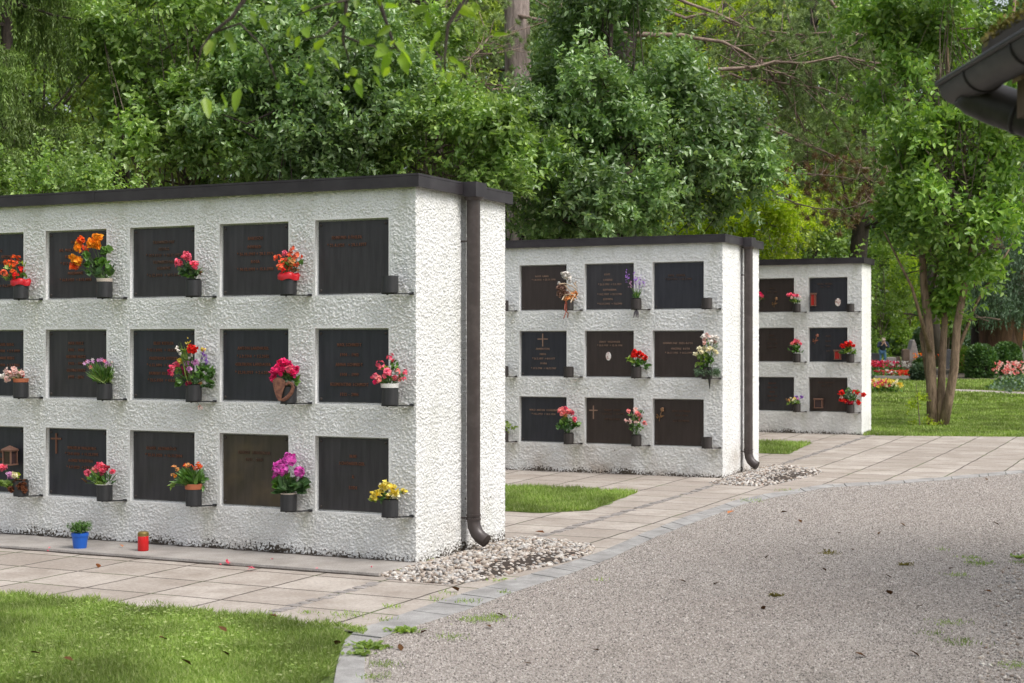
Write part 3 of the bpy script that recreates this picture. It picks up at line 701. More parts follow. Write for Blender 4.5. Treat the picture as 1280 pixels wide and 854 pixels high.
M_port = mat('enamel_portrait', (.75, .70, .66), .15); t = NT(M_port); vv = t.vor(34); t.base(t.ramp(t.noise(28, 2), [(.40, (.80, .76, .72)), (.55, (.55, .35, .31)), (.68, (.12, .10, .10))]))
plaque(W2, 1, 1, 2, [('ERNST  WEIDINGER', hx, .375), ('* 13.5.1939  + 12.10.1998', hx, .335)], M_letter3, .029, extras=[portrait(.265, .225, .062, .095)], lab='brown plaque with a small oval portrait in the middle')
plaque(W2, 2, 1, 1, [('ARMBRUSTER', hx - .01, .295), ('FRIDA', hx - .01, .235), ('* 26.2.1897  + 8.8.1977', hx, .185), ('DORA', hx, .13), ('* 17.2.1908  + 14.12.1987', hx, .075)], M_letter3, .030, extras=[addcross(.27, PH - .02, .125, .145, .42, lm=M_letter3)], lab='black plaque with a bright cross above its lines')
plaque(W2, 3, 1, 1, LN(hx, .37, .05, 'EVA MAYR', '1919 – 1993'), **T2)
def rose(x, z, m_):
    def f(p):
        m = MB(); m.tube([(x, T0 - .012, z - .10), (x + .01, T0 - .016, z - .05), (x + .03, T0 - .02, z + .01)], .004, 6)
        for k in range(7):
            a = k * .9; m.lathe([(0, .012), (.010, .006), (.013, 0), (.008, -.012), (0, -.016)], (0, 0, 0), 8); n = 40
            cx, cz = x + .04 + .013 * math.cos(a) * (k > 0), z + .03 + .013 * math.sin(a) * (k > 0)
            for q in range(len(m.v) - 40, len(m.v)): v = m.v[q]; m.v[q] = (cx + v[0], T0 - .022 + v[1], cz + v[2])
        for (dx, dz, r_) in ((-.025, -.03, .022), (.045, -.045, .02), (-.03, -.06, .018)):
            m.add([(x, T0 - .014, z - .05), (x + dx * .5 - r_ * .3, T0 - .02, z + dz + .012), (x + dx * 1.4, T0 - .012, z + dz * .8), (x + dx * .6, T0 - .016, z + dz - .014)], [(0, 3, 2, 1), (0, 1, 2, 3)][:1])
        put('rose_ornament', m.mesh('rose_ornament'), m_, p, True, True)
    return f
M_rose = mat('polished_bronze_ornament', (.30, .17, .09), .35, .7)
M_rose2 = mat('reddish_bronze_ornament', (.36, .14, .09), .4, .5)
plaque(W2, 0, 2, 2, [('MAX  NEUMEIER', hx + .03, .365), ('1924 – 2008', hx + .03, .32), ('ILSE NEUMEIER', hx + .03, .26)], M_letter2, .03, extras=[rose(.06, .36, M_rose)], lab='brown plaque with a bronze rose in its upper left corner')
plaque(W2, 1, 2, 2, [('FRANZ  XAVER', .31, .36), ('* 3.10.1922  + 1.7.1990', .31, .32), ('HELGA HUBER', .31, .26)], M_letter2, .03, extras=[addcross(.085, PH - .08, .10, .15, .35, lm=M_letter3)])
plaque(W2, 2, 2, 1, [('WILLI  ANTON  SCHREIBER', hx, .345), ('* 14.1.1929  + 20.3.1990', hx, .30)], M_letter3, .03)
plaque(W2, 3, 2, 1, LN(hx, .37, .05, 'OTTO REIS', '1911 – 1985'), **T2)
# wall 3 -------------------------------------------------------------
T3 = dict(lm=M_letter2, size=.032)
plaque(W3, 0, 0, 1, [('GEORG  BRANDL', hx - .05, .40), ('1926 – 1999', hx - .05, .355)], extras=[portrait(.425, .135, .085, .12)], lab='black plaque with a white oval portrait at its lower right', **T3)
plaque(W3, 1, 0, 2, [('OTTO', hx - .05, .34), ('1919 – 1988', hx - .05, .29)], extras=[rose(.26, .17, M_rose)], **T3)
plaque(W3, 2, 0, 2, [('EMMA', hx, .36)], **T3)
plaque(W3, 0, 1, 1, LN(hx, .37, .075, 'ALMA', 'HUGO', 'WOLF', '1990'), extras=[rose(.08, .36, M_rose2)], **T3)
plaque(W3, 1, 1, 2, LN(hx - .05, .38, .06, 'FRIEDL', 'STADLER', '1916 – 1984', '1920 – 2001'), **T3)
plaque(W3, 2, 1, 2, [('ADAM', hx, .36)], **T3)
plaque(W3, 0, 2, 2, [('ERICH  SCHUSTER', hx - .03, .42), ('1931 – 2005', hx - .03, .37)], **T3)
plaque(W3, 1, 2, 0, LN(hx - .05, .40, .065, 'RUDOLF', '1909 – 1976', 'IRENE', '1913 – 1990', 'HEINZ'), lm=M_letter, size=.032)
plaque(W3, 2, 2, 2, [('KURT', hx, .36)], **T3)
for row in range(3):
    for i in range(7): holder(W1, 0, i, row, M_cup)
    for i in range(4): holder(W2, 1, i, row, M_cupb)
    for i in range(3): holder(W3, 2, i, row, M_cupb)

# ================================================================== POTTED FLOWERS
PCOL = {}
def pet(n, c1, c2):
    PCOL[n] = petal(n, c1, c2)
pet('orange', (.85, .22, .01), (.95, .42, .03)); pet('orangered', (.80, .07, .02), (.90, .18, .03)); pet('coral', (.80, .08, .035), (.92, .22, .10))
pet('red', (.62, .012, .012), (.80, .03, .02)); pet('pink', (.85, .06, .16), (.92, .22, .30)); pet('hotpink', (.75, .012, .12), (.88, .05, .22))
pet('salmon', (.86, .16, .17), (.93, .38, .36)); pet('magenta', (.55, .02, .33), (.78, .16, .58)); pet('violet', (.28, .10, .55), (.45, .22, .70))
pet('lilac', (.62, .22, .55), (.80, .45, .72)); pet('palepink', (.85, .48, .44), (.92, .72, .66)); pet('white', (.82, .78, .74), (.90, .88, .84))
pet('cream', (.86, .80, .48), (.92, .88, .66)); pet('yellow', (.82, .62, .03), (.90, .78, .18)); pet('apricot', (.85, .36, .12), (.90, .50, .20))
pet('brown', (.10, .035, .018), (.26, .10, .05)); pet('wine', (.16, .01, .03), (.34, .03, .08)); pet('bordeaux', (.42, .02, .05), (.60, .05, .08))
M_terra = mat('terracotta_pot', (.42, .13, .06), .8); M_white = mat('white_pot', (.72, .71, .68), .45); M_creamp = mat('cream_pot', (.52, .45, .38), .6)
M_redfoil = mat('red_wrap', (.50, .012, .02), .4); M_blackp = mat('black_plastic_pot', (.02, .02, .02), .4)
M_rust = mat('rusty_iron', (.16, .06, .035), .75); t = NT(M_rust); t.base(t.mix(t.ramp(t.noise(40, 4), [(.4, 0.), (.65, 1.)]), (.10, .038, .025), (.22, .095, .055)))
M_stemg = mat('green_stem', (.07, .14, .03), .6)
M_burlap = mat('brown_fabric', (.16, .085, .06), .95); t = NT(M_burlap); t.base(t.mix(t.ramp(t.noise(90, 3), [(.4, 0.), (.6, 1.)]), (.15, .07, .05), (.30, .19, .14)))
M_ribbon = mat('cream_ribbon', (.62, .47, .33), .6); M_ribbonR = mat('rust_ribbon', (.28, .06, .03), .6); M_ribbonG = mat('dark_ribbon', (.10, .09, .10), .6)
M_candle = mat('red_candle_glass', (.55, .010, .012), .25); M_gold = mat('gold_lid', (.26, .19, .06), .45, .6); M_bluep = mat('blue_pot', (.012, .11, .50), .4)
M_lant = mat('lantern_copper', (.26, .14, .10), .5, .5); M_lglass = mat('lantern_dark_glass', (.05, .03, .03), .1); M_lred = mat('lantern_red_glass', (.45, .02, .015), .2)

def blossom(c, r, n, kind='ball'):
    """a head of overlapping petals around its centre"""
    c = np.array(c); d = rand_dirs(n); d[:, 1] = -abs(d[:, 1]) * .8 + .2 * d[:, 1]; d = nrm(d + np.array([0, -.25, .25]))
    if kind == 'ball':
        P = c + d * r * RNG.uniform(.25, .62, (n, 1)); D = nrm(d * .45 + RNG.normal(size=(n, 3)) * .75); return leaf_geo(P, D, d + RNG.normal(size=(n, 3)) * .2, r * .72, r * .78, fold=.15, curl=.2)
    if kind == 'cluster':                              # several little four-petalled flowers
        m = max(4, n // 4); cc = c + nrm(rand_dirs(m) + np.array([0, -.5, .4])) * r * RNG.uniform(.5, .85, (m, 1)); P = np.repeat(cc, 5, 0); dd = np.repeat(nrm(cc - c), 5, 0)
        D = nrm(np.cross(dd, rand_dirs(m * 5)) + dd * .25); return leaf_geo(P, D, dd, r * .52, r * .50, fold=.1, curl=.15)
    if kind == 'spike':
        P = c + RNG.normal(size=(n, 3)) * np.array([.28, .28, .9]) * r; return leaf_geo(P, rand_dirs(n) + np.array([0, 0, .6]), rand_dirs(n), r * .55, r * .4)
    P = np.repeat(c[None], n, 0); ang = np.arange(n) / n * 6.283; D = np.stack([np.cos(ang), np.full(n, -.35), np.sin(ang)], 1)     # daisy
    return leaf_geo(P, D, np.tile([0, -1, .2], (n, 1)), r, r * .55, fold=.05, curl=.05)
def off_wall(V, wi, gap=.012):
    o2, _ = WO[wi]; wv = (V[:, 0] - o2[0]) * WX[0] + (V[:, 1] - o2[1]) * WX[1]; aa = (V[:, 0] - o2[0]) * AX[0] + (V[:, 1] - o2[1]) * AX[1]
    ex = np.where((wv > -gap), -gap - wv - .15 * np.clip(wv + gap, 0, .1), 0); V = V.copy(); V[:, 0] += ex * WX[0]; V[:, 1] += ex * WX[1]; return V
def plant(slot, name, label, cat, Zt, heads, leaves, rim=None, nh=26, kind='ball', grp='flowers in the wall holders', stems=True, lm=None, extra=None):
    wi, i, row = slot; c = cup_world(wi, i, row); D = c[1]; sx, sy, sc = Zt
    def w2(x, y, dy=0.0): px = sx + x / sc; py = sy + y / sc; return np.array([(px - 640) / F * D, D + dy, EYE + (HY - py) / F * D])
    px2m = D / F / sc
    o = empty(name, tuple(c - np.array([0, 0, CUP_H - .02])), 0, label, cat, grp)
    # pot: only its rim shows above the cup
    pm_, rh, rr = rim if rim else (M_blackp, .008, .048)
    m = MB(); m.lathe([(0, -.08), (.040, -.08), (.046, 0), (rr, .002), (rr + .003, rh), (rr - .004, rh), (rr - .006, rh - .012), (0, rh - .012)], tuple(c), 24)
    m.build('pot', pm_, o, smooth=False)
    top = c + np.array([0, 0, rh - .01])
    bycol = {}
    smb = MB()
    for h in heads:
        x, y, r, col = h[:4]; k = h[4] if len(h) > 4 else kind; p = w2(x, y, RNG.uniform(-.05, .02)); rad = r * px2m * 1.28
        bycol.setdefault(col, []).append(blossom(p, rad, nh, k))
        if stems and r > 3: mid = top * .5 + p * .5 + RNG.normal(size=3) * .008; smb.tube([top + RNG.normal(size=3) * np.array([.02, .02, 0]), mid, p], [.0028, .0022, .0018], 5)
    for col, parts in bycol.items():
        V, Fc = join(parts); put('blossom', fast_mesh('blossom', off_wall(V, wi), Fc), PCOL[col], o)
    L_ = []; bym = {}
    for lf in leaves:
        x, y, rx, ry, n, ln, wd = lf[:7]; mt = lf[7] if len(lf) > 7 else (lm or L_plant); st = lf[8] if len(lf) > 8 else 'leaf'
        p0 = w2(x, y); 
        if st == 'grass':
            P = top + RNG.normal(size=(n, 3)) * np.array([.022, .022, 0]); T = p0 + RNG.uniform(-1, 1, (n, 3)) * np.array([rx, rx, ry]) * px2m - P
            V, Fc = leaf_geo(P, T, np.tile([0, -1., .2], (n, 1)) + RNG.normal(size=(n, 3)) * .3, np.linalg.norm(T, axis=1), wd * px2m, fold=.2, curl=.08)
        else:
            d = rand_dirs(n); P = p0 + d * np.array([rx, rx * .7, ry]) * px2m * RNG.uniform(.3, 1, (n, 1)) + np.array([0, -.01, 0])
            Dd = nrm(P - (top + np.array([0, 0, -.02]))) * .7 + RNG.normal(size=(n, 3)) * .5 + np.array([0, -.2, -.1])
            V, Fc = leaf_geo(P - nrm(Dd) * ln * px2m * .4, Dd, np.array([0, -.75, .8]) + RNG.normal(size=(n, 3)) * .35, ln * px2m * RNG.uniform(.7, 1.15, n), wd * px2m * RNG.uniform(.7, 1.1, n))
        bym.setdefault(mt.name, (mt, []))[1].append((V, Fc))
        if st != 'grass' and stems:
            for _ in range(2): q = p0 + RNG.normal(size=3) * .01; smb.tube([top, top * .5 + q * .5 + RNG.normal(size=3) * .006, q], .002, 5)
    for mt, parts in bym.values():
        V, Fc = join(parts); put('leaves', fast_mesh('leaves', off_wall(V, wi), Fc), mt, o)
    if smb.v: smb.v = [tuple(v) for v in off_wall(np.array(smb.v), wi)]; smb.build('stems', M_stemg, o)
    if extra: extra(o, c, w2, px2m)
    return o
def wrap(m_):                                          # crinkled wrap hanging over the rim
    def f(o, c, w2, k):
        m = MB(); seg = 30; v = []
        for q, (r, z) in enumerate(((.044, .030), (.062, .036), (.074, .016), (.070, -.012))):
            for s in range(seg): a = 2 * math.pi * s / seg; rr = r + .007 * math.sin(a * 5 + q) * (q > 0); v.append((c[0] + rr * math.cos(a), c[1] + rr * math.sin(a) * .9, c[2] + z + .006 * math.sin(a * 4 + 1)))
        m.add(v, [(r * seg + s, r * seg + (s + 1) % seg, (r + 1) * seg + (s + 1) % seg, (r + 1) * seg + s) for r in range(3) for s in range(seg)]); m.build('wrap', m_, o, smooth=True)
    return f
PF = 'potted flowers'
# ---- nearest wall
Zt = (45, 285, 8.54)
plant((0, 3, 0), 'potted_begonia', 'tall orange begonia with round green leaves leaning left out of a cream pot', PF, Zt,
      [(660, 115, 55, 'orange'), (590, 180, 48, 'orange'), (655, 195, 52, 'orange'), (505, 150, 46, 'orangered'), (470, 212, 46, 'orange'), (522, 225, 36, 'coral'), (400, 335, 42, 'orange'), (450, 360, 46, 'orange'), (398, 412, 44, 'orangered'), (440, 415, 30, 'coral'), (470, 255, 22, 'hotpink')],
      [(690, 370, 60, 60, 7, 120, 110), (740, 260, 50, 60, 6, 110, 95), (560, 300, 60, 50, 6, 100, 85), (550, 390, 50, 40, 5, 95, 80), (810, 470, 45, 45, 4, 130, 105), (760, 400, 30, 40, 3, 90, 60), (630, 430, 90, 90, 12, 80, 60, L_plantD), (560, 490, 20, 50, 4, 90, 45), (690, 480, 40, 30, 8, 70, 50, L_plantD)], rim=(M_creamp, .026, .056))
Zt = (155, 275, 8.54)
plant((0, 2, 0), 'potted_rose', 'pink roses over dark leaves on the plaque third from the right in the top row', PF, Zt,
      [(650, 378, 38, 'pink'), (695, 405, 44, 'pink'), (580, 468, 44, 'pink'), (765, 488, 46, 'pink'), (625, 400, 15, 'hotpink')],
      [(700, 500, 70, 50, 22, 62, 50, L_plantD), (640, 560, 70, 45, 22, 60, 50, L_plantD), (770, 560, 70, 40, 18, 62, 48, L_plantD), (820, 570, 20, 20, 5, 40, 30, L_dry), (700, 600, 60, 20, 10, 50, 40)])
Zt = (272, 275, 8.54)
plant((0, 1, 0), 'potted_begonia', 'coral begonia in a bright red wrap beside the plaque second from the right', PF, Zt,
      [(795, 325, 34, 'coral'), (715, 365, 32, 'pink'), (640, 415, 40, 'coral'), (760, 392, 34, 'coral'), (860, 400, 44, 'coral'), (690, 460, 36, 'coral'), (805, 455, 38, 'apricot'), (740, 440, 32, 'coral'), (670, 510, 38, 'coral'), (760, 510, 40, 'coral'), (840, 480, 28, 'coral'), (710, 545, 30, 'red')],
      [(770, 470, 100, 70, 26, 60, 45), (880, 465, 40, 12, 4, 75, 38), (830, 540, 50, 30, 8, 60, 45, L_dry), (700, 500, 70, 50, 14, 50, 36)], rim=(M_creamp, .012, .056), extra=wrap(M_redfoil), kind='cluster', nh=40)
Zt = (0, 285, 8.54)
plant((0, 4, 0), 'potted_begonia', 'red orange blossoms and pale leaf tips in a dark red wrap at the left edge', PF, Zt,
      [(150, 325, 26, 'orangered'), (195, 330, 28, 'orangered'), (70, 380, 34, 'orangered'), (120, 372, 26, 'coral'), (150, 395, 36, 'orangered'), (185, 385, 24, 'coral'), (225, 455, 36, 'red'), (160, 480, 30, 'orangered'), (55, 490, 34, 'coral'), (185, 515, 32, 'red'), (75, 520, 20, 'orangered')],
      [(120, 430, 50, 50, 12, 60, 40, L_fresh), (235, 390, 50, 30, 4, 85, 26, L_fresh), (45, 540, 40, 18, 4, 90, 24, L_fresh), (240, 510, 50, 40, 10, 60, 34), (140, 520, 80, 30, 18, 50, 34)], rim=(M_terra, .022, .056), extra=wrap(M_redfoil), kind='cluster', nh=40)
Zt = (250, 400, 4.568)
plant((0, 0, 1), 'potted_begonia', 'pink begonia in a short white pot on the row at eye level nearest the corner', PF, Zt,
      [(1090, 222, 22, 'pink'), (1028, 260, 22, 'pink'), (1070, 312, 28, 'pink'), (1000, 330, 20, 'pink'), (1022, 340, 20, 'salmon'), (1128, 300, 16, 'salmon'), (1176, 302, 16, 'pink'), (1110, 335, 18, 'pink'), (1140, 340, 14, 'salmon'), (1005, 355, 14, 'hotpink'), (1168, 340, 12, 'pink')],
      [(1100, 270, 34, 34, 18, 28, 20), (1060, 285, 40, 26, 16, 28, 20, L_fresh), (1090, 340, 60, 18, 22, 26, 20), (1150, 320, 26, 14, 8, 24, 16), (1040, 350, 40, 14, 12, 24, 16)], rim=(M_white, .030, .060), kind='cluster', nh=45)
Zt = (272, 405, 8.54)
def heart(o, c, w2, k):
    m = MB(); th = .006
    cx = (735 + 0) ; 
    def P(x, y, d): q = w2(x, y); return (q[0], c[1] - .068 + d, q[2])
    # left lobe: a solid curved horn; right lobe: an open loop
    L1 = [(605, 600), (640, 575), (690, 578), (730, 610), (742, 650), (720, 700), (700, 760), (690, 815), (670, 822), (645, 790), (622, 720), (608, 660)]
    n = len(L1); v = [P(x, y, d) for d in (0, .02) for x, y in L1]
    m.add(v, [tuple(range(n)), tuple(range(2 * n - 1, n - 1, -1))] + [(i + n, (i + 1) % n + n, (i + 1) % n, i) for i in range(n)])
    lp = [(742, 652), (770, 628), (805, 640), (820, 680), (800, 735), (760, 785), (715, 812), (688, 815)]
    m.tube([P(x, y, .01) for x, y in lp], [.010, .012, .012, .013, .014, .014, .013, .008], 8)
    m.build('heart_ornament', M_rust, o, smooth=False)
plant((0, 1, 1), 'potted_cyclamen', 'magenta flowers in a holder fronted by a rusty iron heart', PF, Zt,
      [(665, 425, 42, 'hotpink'), (720, 415, 40, 'hotpink'), (760, 440, 42, 'hotpink'), (610, 510, 44, 'hotpink'), (680, 500, 46, 'hotpink'), (830, 490, 40, 'hotpink'), (810, 530, 40, 'hotpink'), (590, 590, 38, 'hotpink'), (770, 480, 36, 'pink'), (640, 465, 30, 'hotpink'), (715, 455, 22, 'wine')],
      [(760, 560, 50, 30, 8, 90, 60), (850, 610, 30, 40, 5, 100, 62), (700, 540, 50, 30, 8, 70, 50), (790, 590, 40, 30, 7, 80, 55, L_plantD), (740, 620, 40, 40, 8, 80, 55, L_plantD)], nh=34, extra=heart)
Zt = (155, 405, 7.767)
def dangle(px, py, col=None):
    def f(o, c, w2, k):
        m = MB(); q = w2(px, py); b = c + np.array([.03, -.02, -CUP_H - .005]); m.tube([b, b * .5 + q * .5, q], [.002, .002, .002], 5)
        V, Fc = blossom(q, .022, 14); put('dried_blossom', fast_mesh('dried_blossom', V, Fc), PCOL['brown'] if not col else PCOL[col], o); m.build('thread', M_ribbonG, o)
    return f
def bouquet_x(o, c, w2, k):
    dangle(735, 815, 'palepink')(o, c, w2, k)
plant((0, 2, 1), 'mixed_bouquet', 'large mixed bouquet with a red rose, tulips, lilac blooms and trailing green', 'bouquet', Zt,
      [(680, 245, 50, 'red'), (630, 200, 26, 'yellow', 'spike'), (550, 370, 34, 'yellow'), (520, 235, 16, 'white'), (540, 265, 16, 'white'), (555, 295, 14, 'white'), (655, 310, 14, 'white'), (645, 335, 12, 'white'), (780, 255, 26, 'yellow'), (785, 305, 34, 'violet', 'spike'), (810, 350, 26, 'violet', 'spike'), (500, 410, 34, 'pink'), (470, 440, 34, 'pink'), (445, 465, 24, 'hotpink'), (470, 495, 18, 'pink'), (700, 385, 34, 'lilac'), (600, 390, 30, 'lilac'), (645, 440, 30, 'lilac'), (640, 490, 24, 'lilac'), (590, 430, 34, 'wine'), (600, 480, 34, 'wine'), (640, 585, 30, 'wine'), (735, 585, 22, 'apricot'), (700, 580, 18, 'brown'), (580, 520, 26, 'brown')],
      [(600, 300, 40, 70, 10, 80, 34, L_fresh), (560, 220, 50, 60, 12, 100, 12, L_fresh, 'grass'), (520, 460, 40, 40, 10, 60, 40), (770, 430, 70, 50, 22, 80, 36), (740, 500, 80, 40, 26, 80, 34), (850, 470, 40, 50, 16, 80, 44, L_plant), (830, 540, 60, 40, 18, 70, 36), (860, 610, 40, 18, 12, 50, 24, L_plantD), (800, 600, 60, 20, 14, 50, 26, L_plantD), (560, 560, 60, 40, 18, 60, 34), (680, 540, 50, 50, 16, 60, 36, L_plantD), (530, 585, 30, 25, 8, 56, 40)], nh=24, extra=bouquet_x)
Zt = (45, 405, 8.54)
plant((0, 3, 1), 'potted_dianthus', 'low pink dianthus flowers over a dense tuft of grassy leaves', PF, Zt,
      [(530, 425, 20, 'lilac'), (570, 405, 22, 'lilac'), (605, 385, 18, 'white'), (625, 405, 20, 'lilac'), (665, 390, 20, 'lilac'), (700, 385, 22, 'lilac'), (735, 400, 20, 'pink'), (765, 420, 22, 'lilac'), (600, 462, 22, 'pink'), (740, 455, 22, 'lilac'), (785, 440, 20, 'lilac'), (770, 465, 18, 'palepink'), (545, 408, 14, 'pink'), (820, 410, 12, 'palepink')],
      [(700, 480, 150, 90, 150, 0, 14, L_plant, 'grass'), (700, 540, 130, 60, 120, 0, 14, L_fresh, 'grass'), (640, 600, 40, 20, 14, 60, 12, L_plant)], kind='daisy', nh=6)
Zt = (0, 405, 7.767)
plant((0, 4, 1), 'potted_rose', 'pale pink and cream blossoms in a terracotta pot at the left edge', PF, Zt,
      [(40, 510, 28, 'white'), (90, 465, 30, 'palepink'), (150, 450, 30, 'palepink'), (120, 490, 30, 'palepink'), (185, 480, 30, 'palepink'), (225, 480, 28, 'palepink'), (195, 515, 24, 'cream'), (85, 540, 30, 'palepink'), (150, 520, 24, 'cream'), (115, 520, 20, 'palepink'), (230, 510, 18, 'salmon')],
      [(140, 490, 90, 35, 26, 36, 26), (60, 530, 30, 20, 8, 36, 24, L_fresh), (150, 540, 60, 14, 10, 34, 22)], rim=(M_terra, .030, .056), nh=22)
Zt = (390, 540, 7.767)
plant((0, 0, 2), 'potted_primrose', 'yellow flowers in the lowest holder nearest the corner', PF, Zt,
      [(720, 520, 52, 'yellow'), (690, 550, 40, 'cream'), (640, 600, 46, 'yellow'), (600, 640, 36, 'yellow'), (800, 570, 48, 'yellow'), (770, 640, 56, 'cream'), (730, 650, 44, 'yellow'), (580, 600, 20, 'yellow'), (885, 580, 32, 'yellow'), (820, 620, 34, 'cream'), (770, 530, 32, 'yellow')],
      [(690, 600, 50, 50, 12, 60, 40, L_plant), (620, 660, 60, 20, 8, 60, 34, L_fresh), (850, 590, 30, 16, 4, 40, 24, L_fresh), (690, 660, 60, 20, 10, 60, 40)], nh=20)
Zt = (272, 535, 7.767)
plant((0, 1, 2), 'potted_geranium', 'purple pink geranium balls above big round dark leaves', PF, Zt,
      [(700, 325, 62, 'magenta', 'cluster'), (615, 395, 64, 'magenta', 'cluster'), (560, 475, 34, 'magenta', 'cluster'), (790, 435, 48, 'magenta', 'cluster'), (580, 410, 36, 'magenta', 'cluster')],
      [(640, 560, 50, 50, 5, 150, 150, L_plantD), (700, 540, 50, 40, 5, 160, 150, L_plantD), (820, 560, 40, 50, 5, 165, 160, L_plantD), (740, 590, 50, 30, 5, 130, 130, L_plantD), (570, 560, 26, 60, 4, 130, 110, L_plant), (800, 610, 40, 20, 4, 110, 110, L_plantD), (670, 470, 50, 10, 4, 70, 60, L_plant), (600, 610, 50, 20, 4, 100, 100, L_plantD)], rim=(M_creamp, .010, .056), nh=110)
Zt = (155, 535, 8.54)
plant((0, 2, 2), 'potted_kalanchoe', 'orange flowers over long arching leaves in a terracotta pot', PF, Zt,
      [(545, 425, 24, 'apricot'), (575, 445, 22, 'apricot'), (525, 500, 22, 'apricot'), (555, 515, 18, 'orange'), (650, 410, 22, 'orangered'), (690, 400, 24, 'apricot'), (730, 415, 20, 'orangered'), (790, 405, 32, 'orangered'), (820, 425, 26, 'orangered'), (770, 430, 26, 'coral'), (670, 430, 20, 'apricot')],
      [(700, 480, 160, 70, 60, 0, 42, L_plant, 'grass'), (690, 540, 190, 50, 44, 0, 40, L_plant, 'grass'), (510, 600, 30, 40, 4, 130, 40, L_fresh), (700, 560, 90, 50, 24, 80, 40), (860, 560, 40, 30, 6, 100, 34), (840, 650, 16, 40, 3, 80, 34)], rim=(M_terra, .040, .060), kind='cluster', nh=30)
Zt = (45, 530, 8.54)
plant((0, 3, 2), 'potted_chrysanthemum', 'flat pink flower heads over spoon leaves in a white rimmed pot', PF, Zt,
      [(675, 465, 46, 'pink'), (560, 525, 32, 'pink'), (540, 540, 26, 'salmon'), (625, 495, 34, 'salmon'), (705, 510, 34, 'pink'), (760, 475, 28, 'bordeaux'), (830, 510, 28, 'pink'), (700, 545, 26, 'pink')],
      [(690, 620, 40, 40, 8, 130, 60, L_fresh), (620, 590, 50, 50, 10, 110, 44), (700, 590, 60, 50, 12, 100, 44), (815, 610, 40, 40, 3, 140, 36, L_plantD), (535, 620, 30, 30, 2, 70, 20, L_dry), (780, 560, 30, 40, 4, 90, 22, L_plantD)], rim=(M_white, .006, .060), nh=30)
Zt = (0, 530, 7.767)
plant((0, 4, 2), 'mixed_planting', 'brown curly leaves with lime green and purple rosettes at the lower left edge', PF, Zt,
      [(25, 430, 34, 'pink'), (100, 505, 34, 'lilac'), (160, 495, 30, 'cream'), (170, 600, 44, 'brown'), (230, 600, 44, 'brown'), (130, 640, 34, 'brown'), (200, 640, 44, 'brown'), (250, 640, 30, 'brown'), (180, 560, 30, 'brown'), (240, 570, 26, 'brown')],
      [(70, 575, 50, 40, 22, 50, 44, L_fresh), (15, 580, 30, 30, 12, 50, 44, L_fresh), (165, 500, 30, 30, 12, 36, 30, L_yell), (110, 600, 40, 30, 10, 40, 30, L_fresh)], nh=50)

# ---- middle wall
Zt = (645, 325, 8.0)
def fabric_thing():
    c = cup_world(1, 2, 0); D = c[1] - .02; sx, sy, sc = Zt
    def w2(x, y, dy=0): px = sx + x / sc; py = sy + y / sc; return np.array([(px - 640) / F * D, D + dy, EYE + (HY - py) / F * D])
    o = empty('ribbon_ornament', tuple(c), 0, 'dried bundle with cream ribbon loops, white tuft and rusty tails', 'ornament', None)
    parts = [blossom(w2(x, y), r / sc * D / F, 40) for x, y, r in ((480, 150, 40), (505, 165, 44), (530, 190, 30), (428, 236, 18), (540, 215, 22))]
    V, Fc = join(parts); put('white_tuft', fast_mesh('white_tuft', off_wall(V, 1), Fc), PCOL['white'], o)
    parts = [blossom(w2(x, y), r / sc * D / F, 50) for x, y, r in ((450, 300, 56), (440, 340, 44), (475, 280, 36), (500, 350, 40))]
    V, Fc = join(parts); put('dried_bundle', fast_mesh('dried_bundle', off_wall(V, 1), Fc), M_burlap, o)
    parts = [blossom(w2(x, y), r / sc * D / F, 40) for x, y, r in ((560, 370, 44), (520, 395, 40), (590, 340, 30), (500, 400, 30))]
    V, Fc = join(parts); put('orange_straw', fast_mesh('orange_straw', off_wall(V, 1), Fc), PCOL['apricot'], o)
    for nm, mt, w_, pts in (('ribbon', M_ribbon, .011, [(430, 245), (490, 240), (560, 270), (600, 300), (560, 330), (520, 300), (490, 260)]), ('ribbon', M_ribbon, .010, [(460, 405), (480, 370), (500, 350), (550, 352), (590, 350), (560, 400), (545, 430)]),
                            ('ribbon', M_ribbon, .009, [(600, 220), (585, 250), (610, 280), (575, 235)]), ('ribbon_tail', M_ribbonR, .010, [(500, 400), (490, 450), (485, 505), (520, 540), (515, 580)]), ('ribbon_tail', M_ribbonR, .009, [(505, 430), (505, 500), (490, 550), (475, 590)])):
        m = MB(); q = [w2(x, y, -.05 + .015 * math.sin(i_ * 1.9)) for i_, (x, y) in enumerate(pts)]
        v = []; 
        for p in q: v += [p + np.array([-w_ * .5, 0, w_ * .5]), p + np.array([w_ * .5, 0, w_ * .3]), p + np.array([w_ * .5, .004, -w_ * .5]), p + np.array([-w_ * .5, .004, -w_ * .3])]
        m.add(v, [(4 * i_ + a, 4 * i_ + (a + 1) % 4, 4 * i_ + 4 + (a + 1) % 4, 4 * i_ + 4 + a) for i_ in range(len(q) - 1) for a in range(4)]); m.build(nm, mt, o)
fabric_thing()
Zt = (620, 280, 4.2667)
def lav_extra(o, c, w2, k):
    m = MB()
    for dx in (-.02, .0, .015):
        b = c + np.array([0, -.02, -CUP_H - .01]); m.tube([b, b + np.array([dx, -.005, -.03]), b + np.array([dx * 1.4 - .005, -.01, -.075 - random.random() * .02])], [.006, .012, .004], 6)
    m.build('dried_bow', M_ribbonG, o)
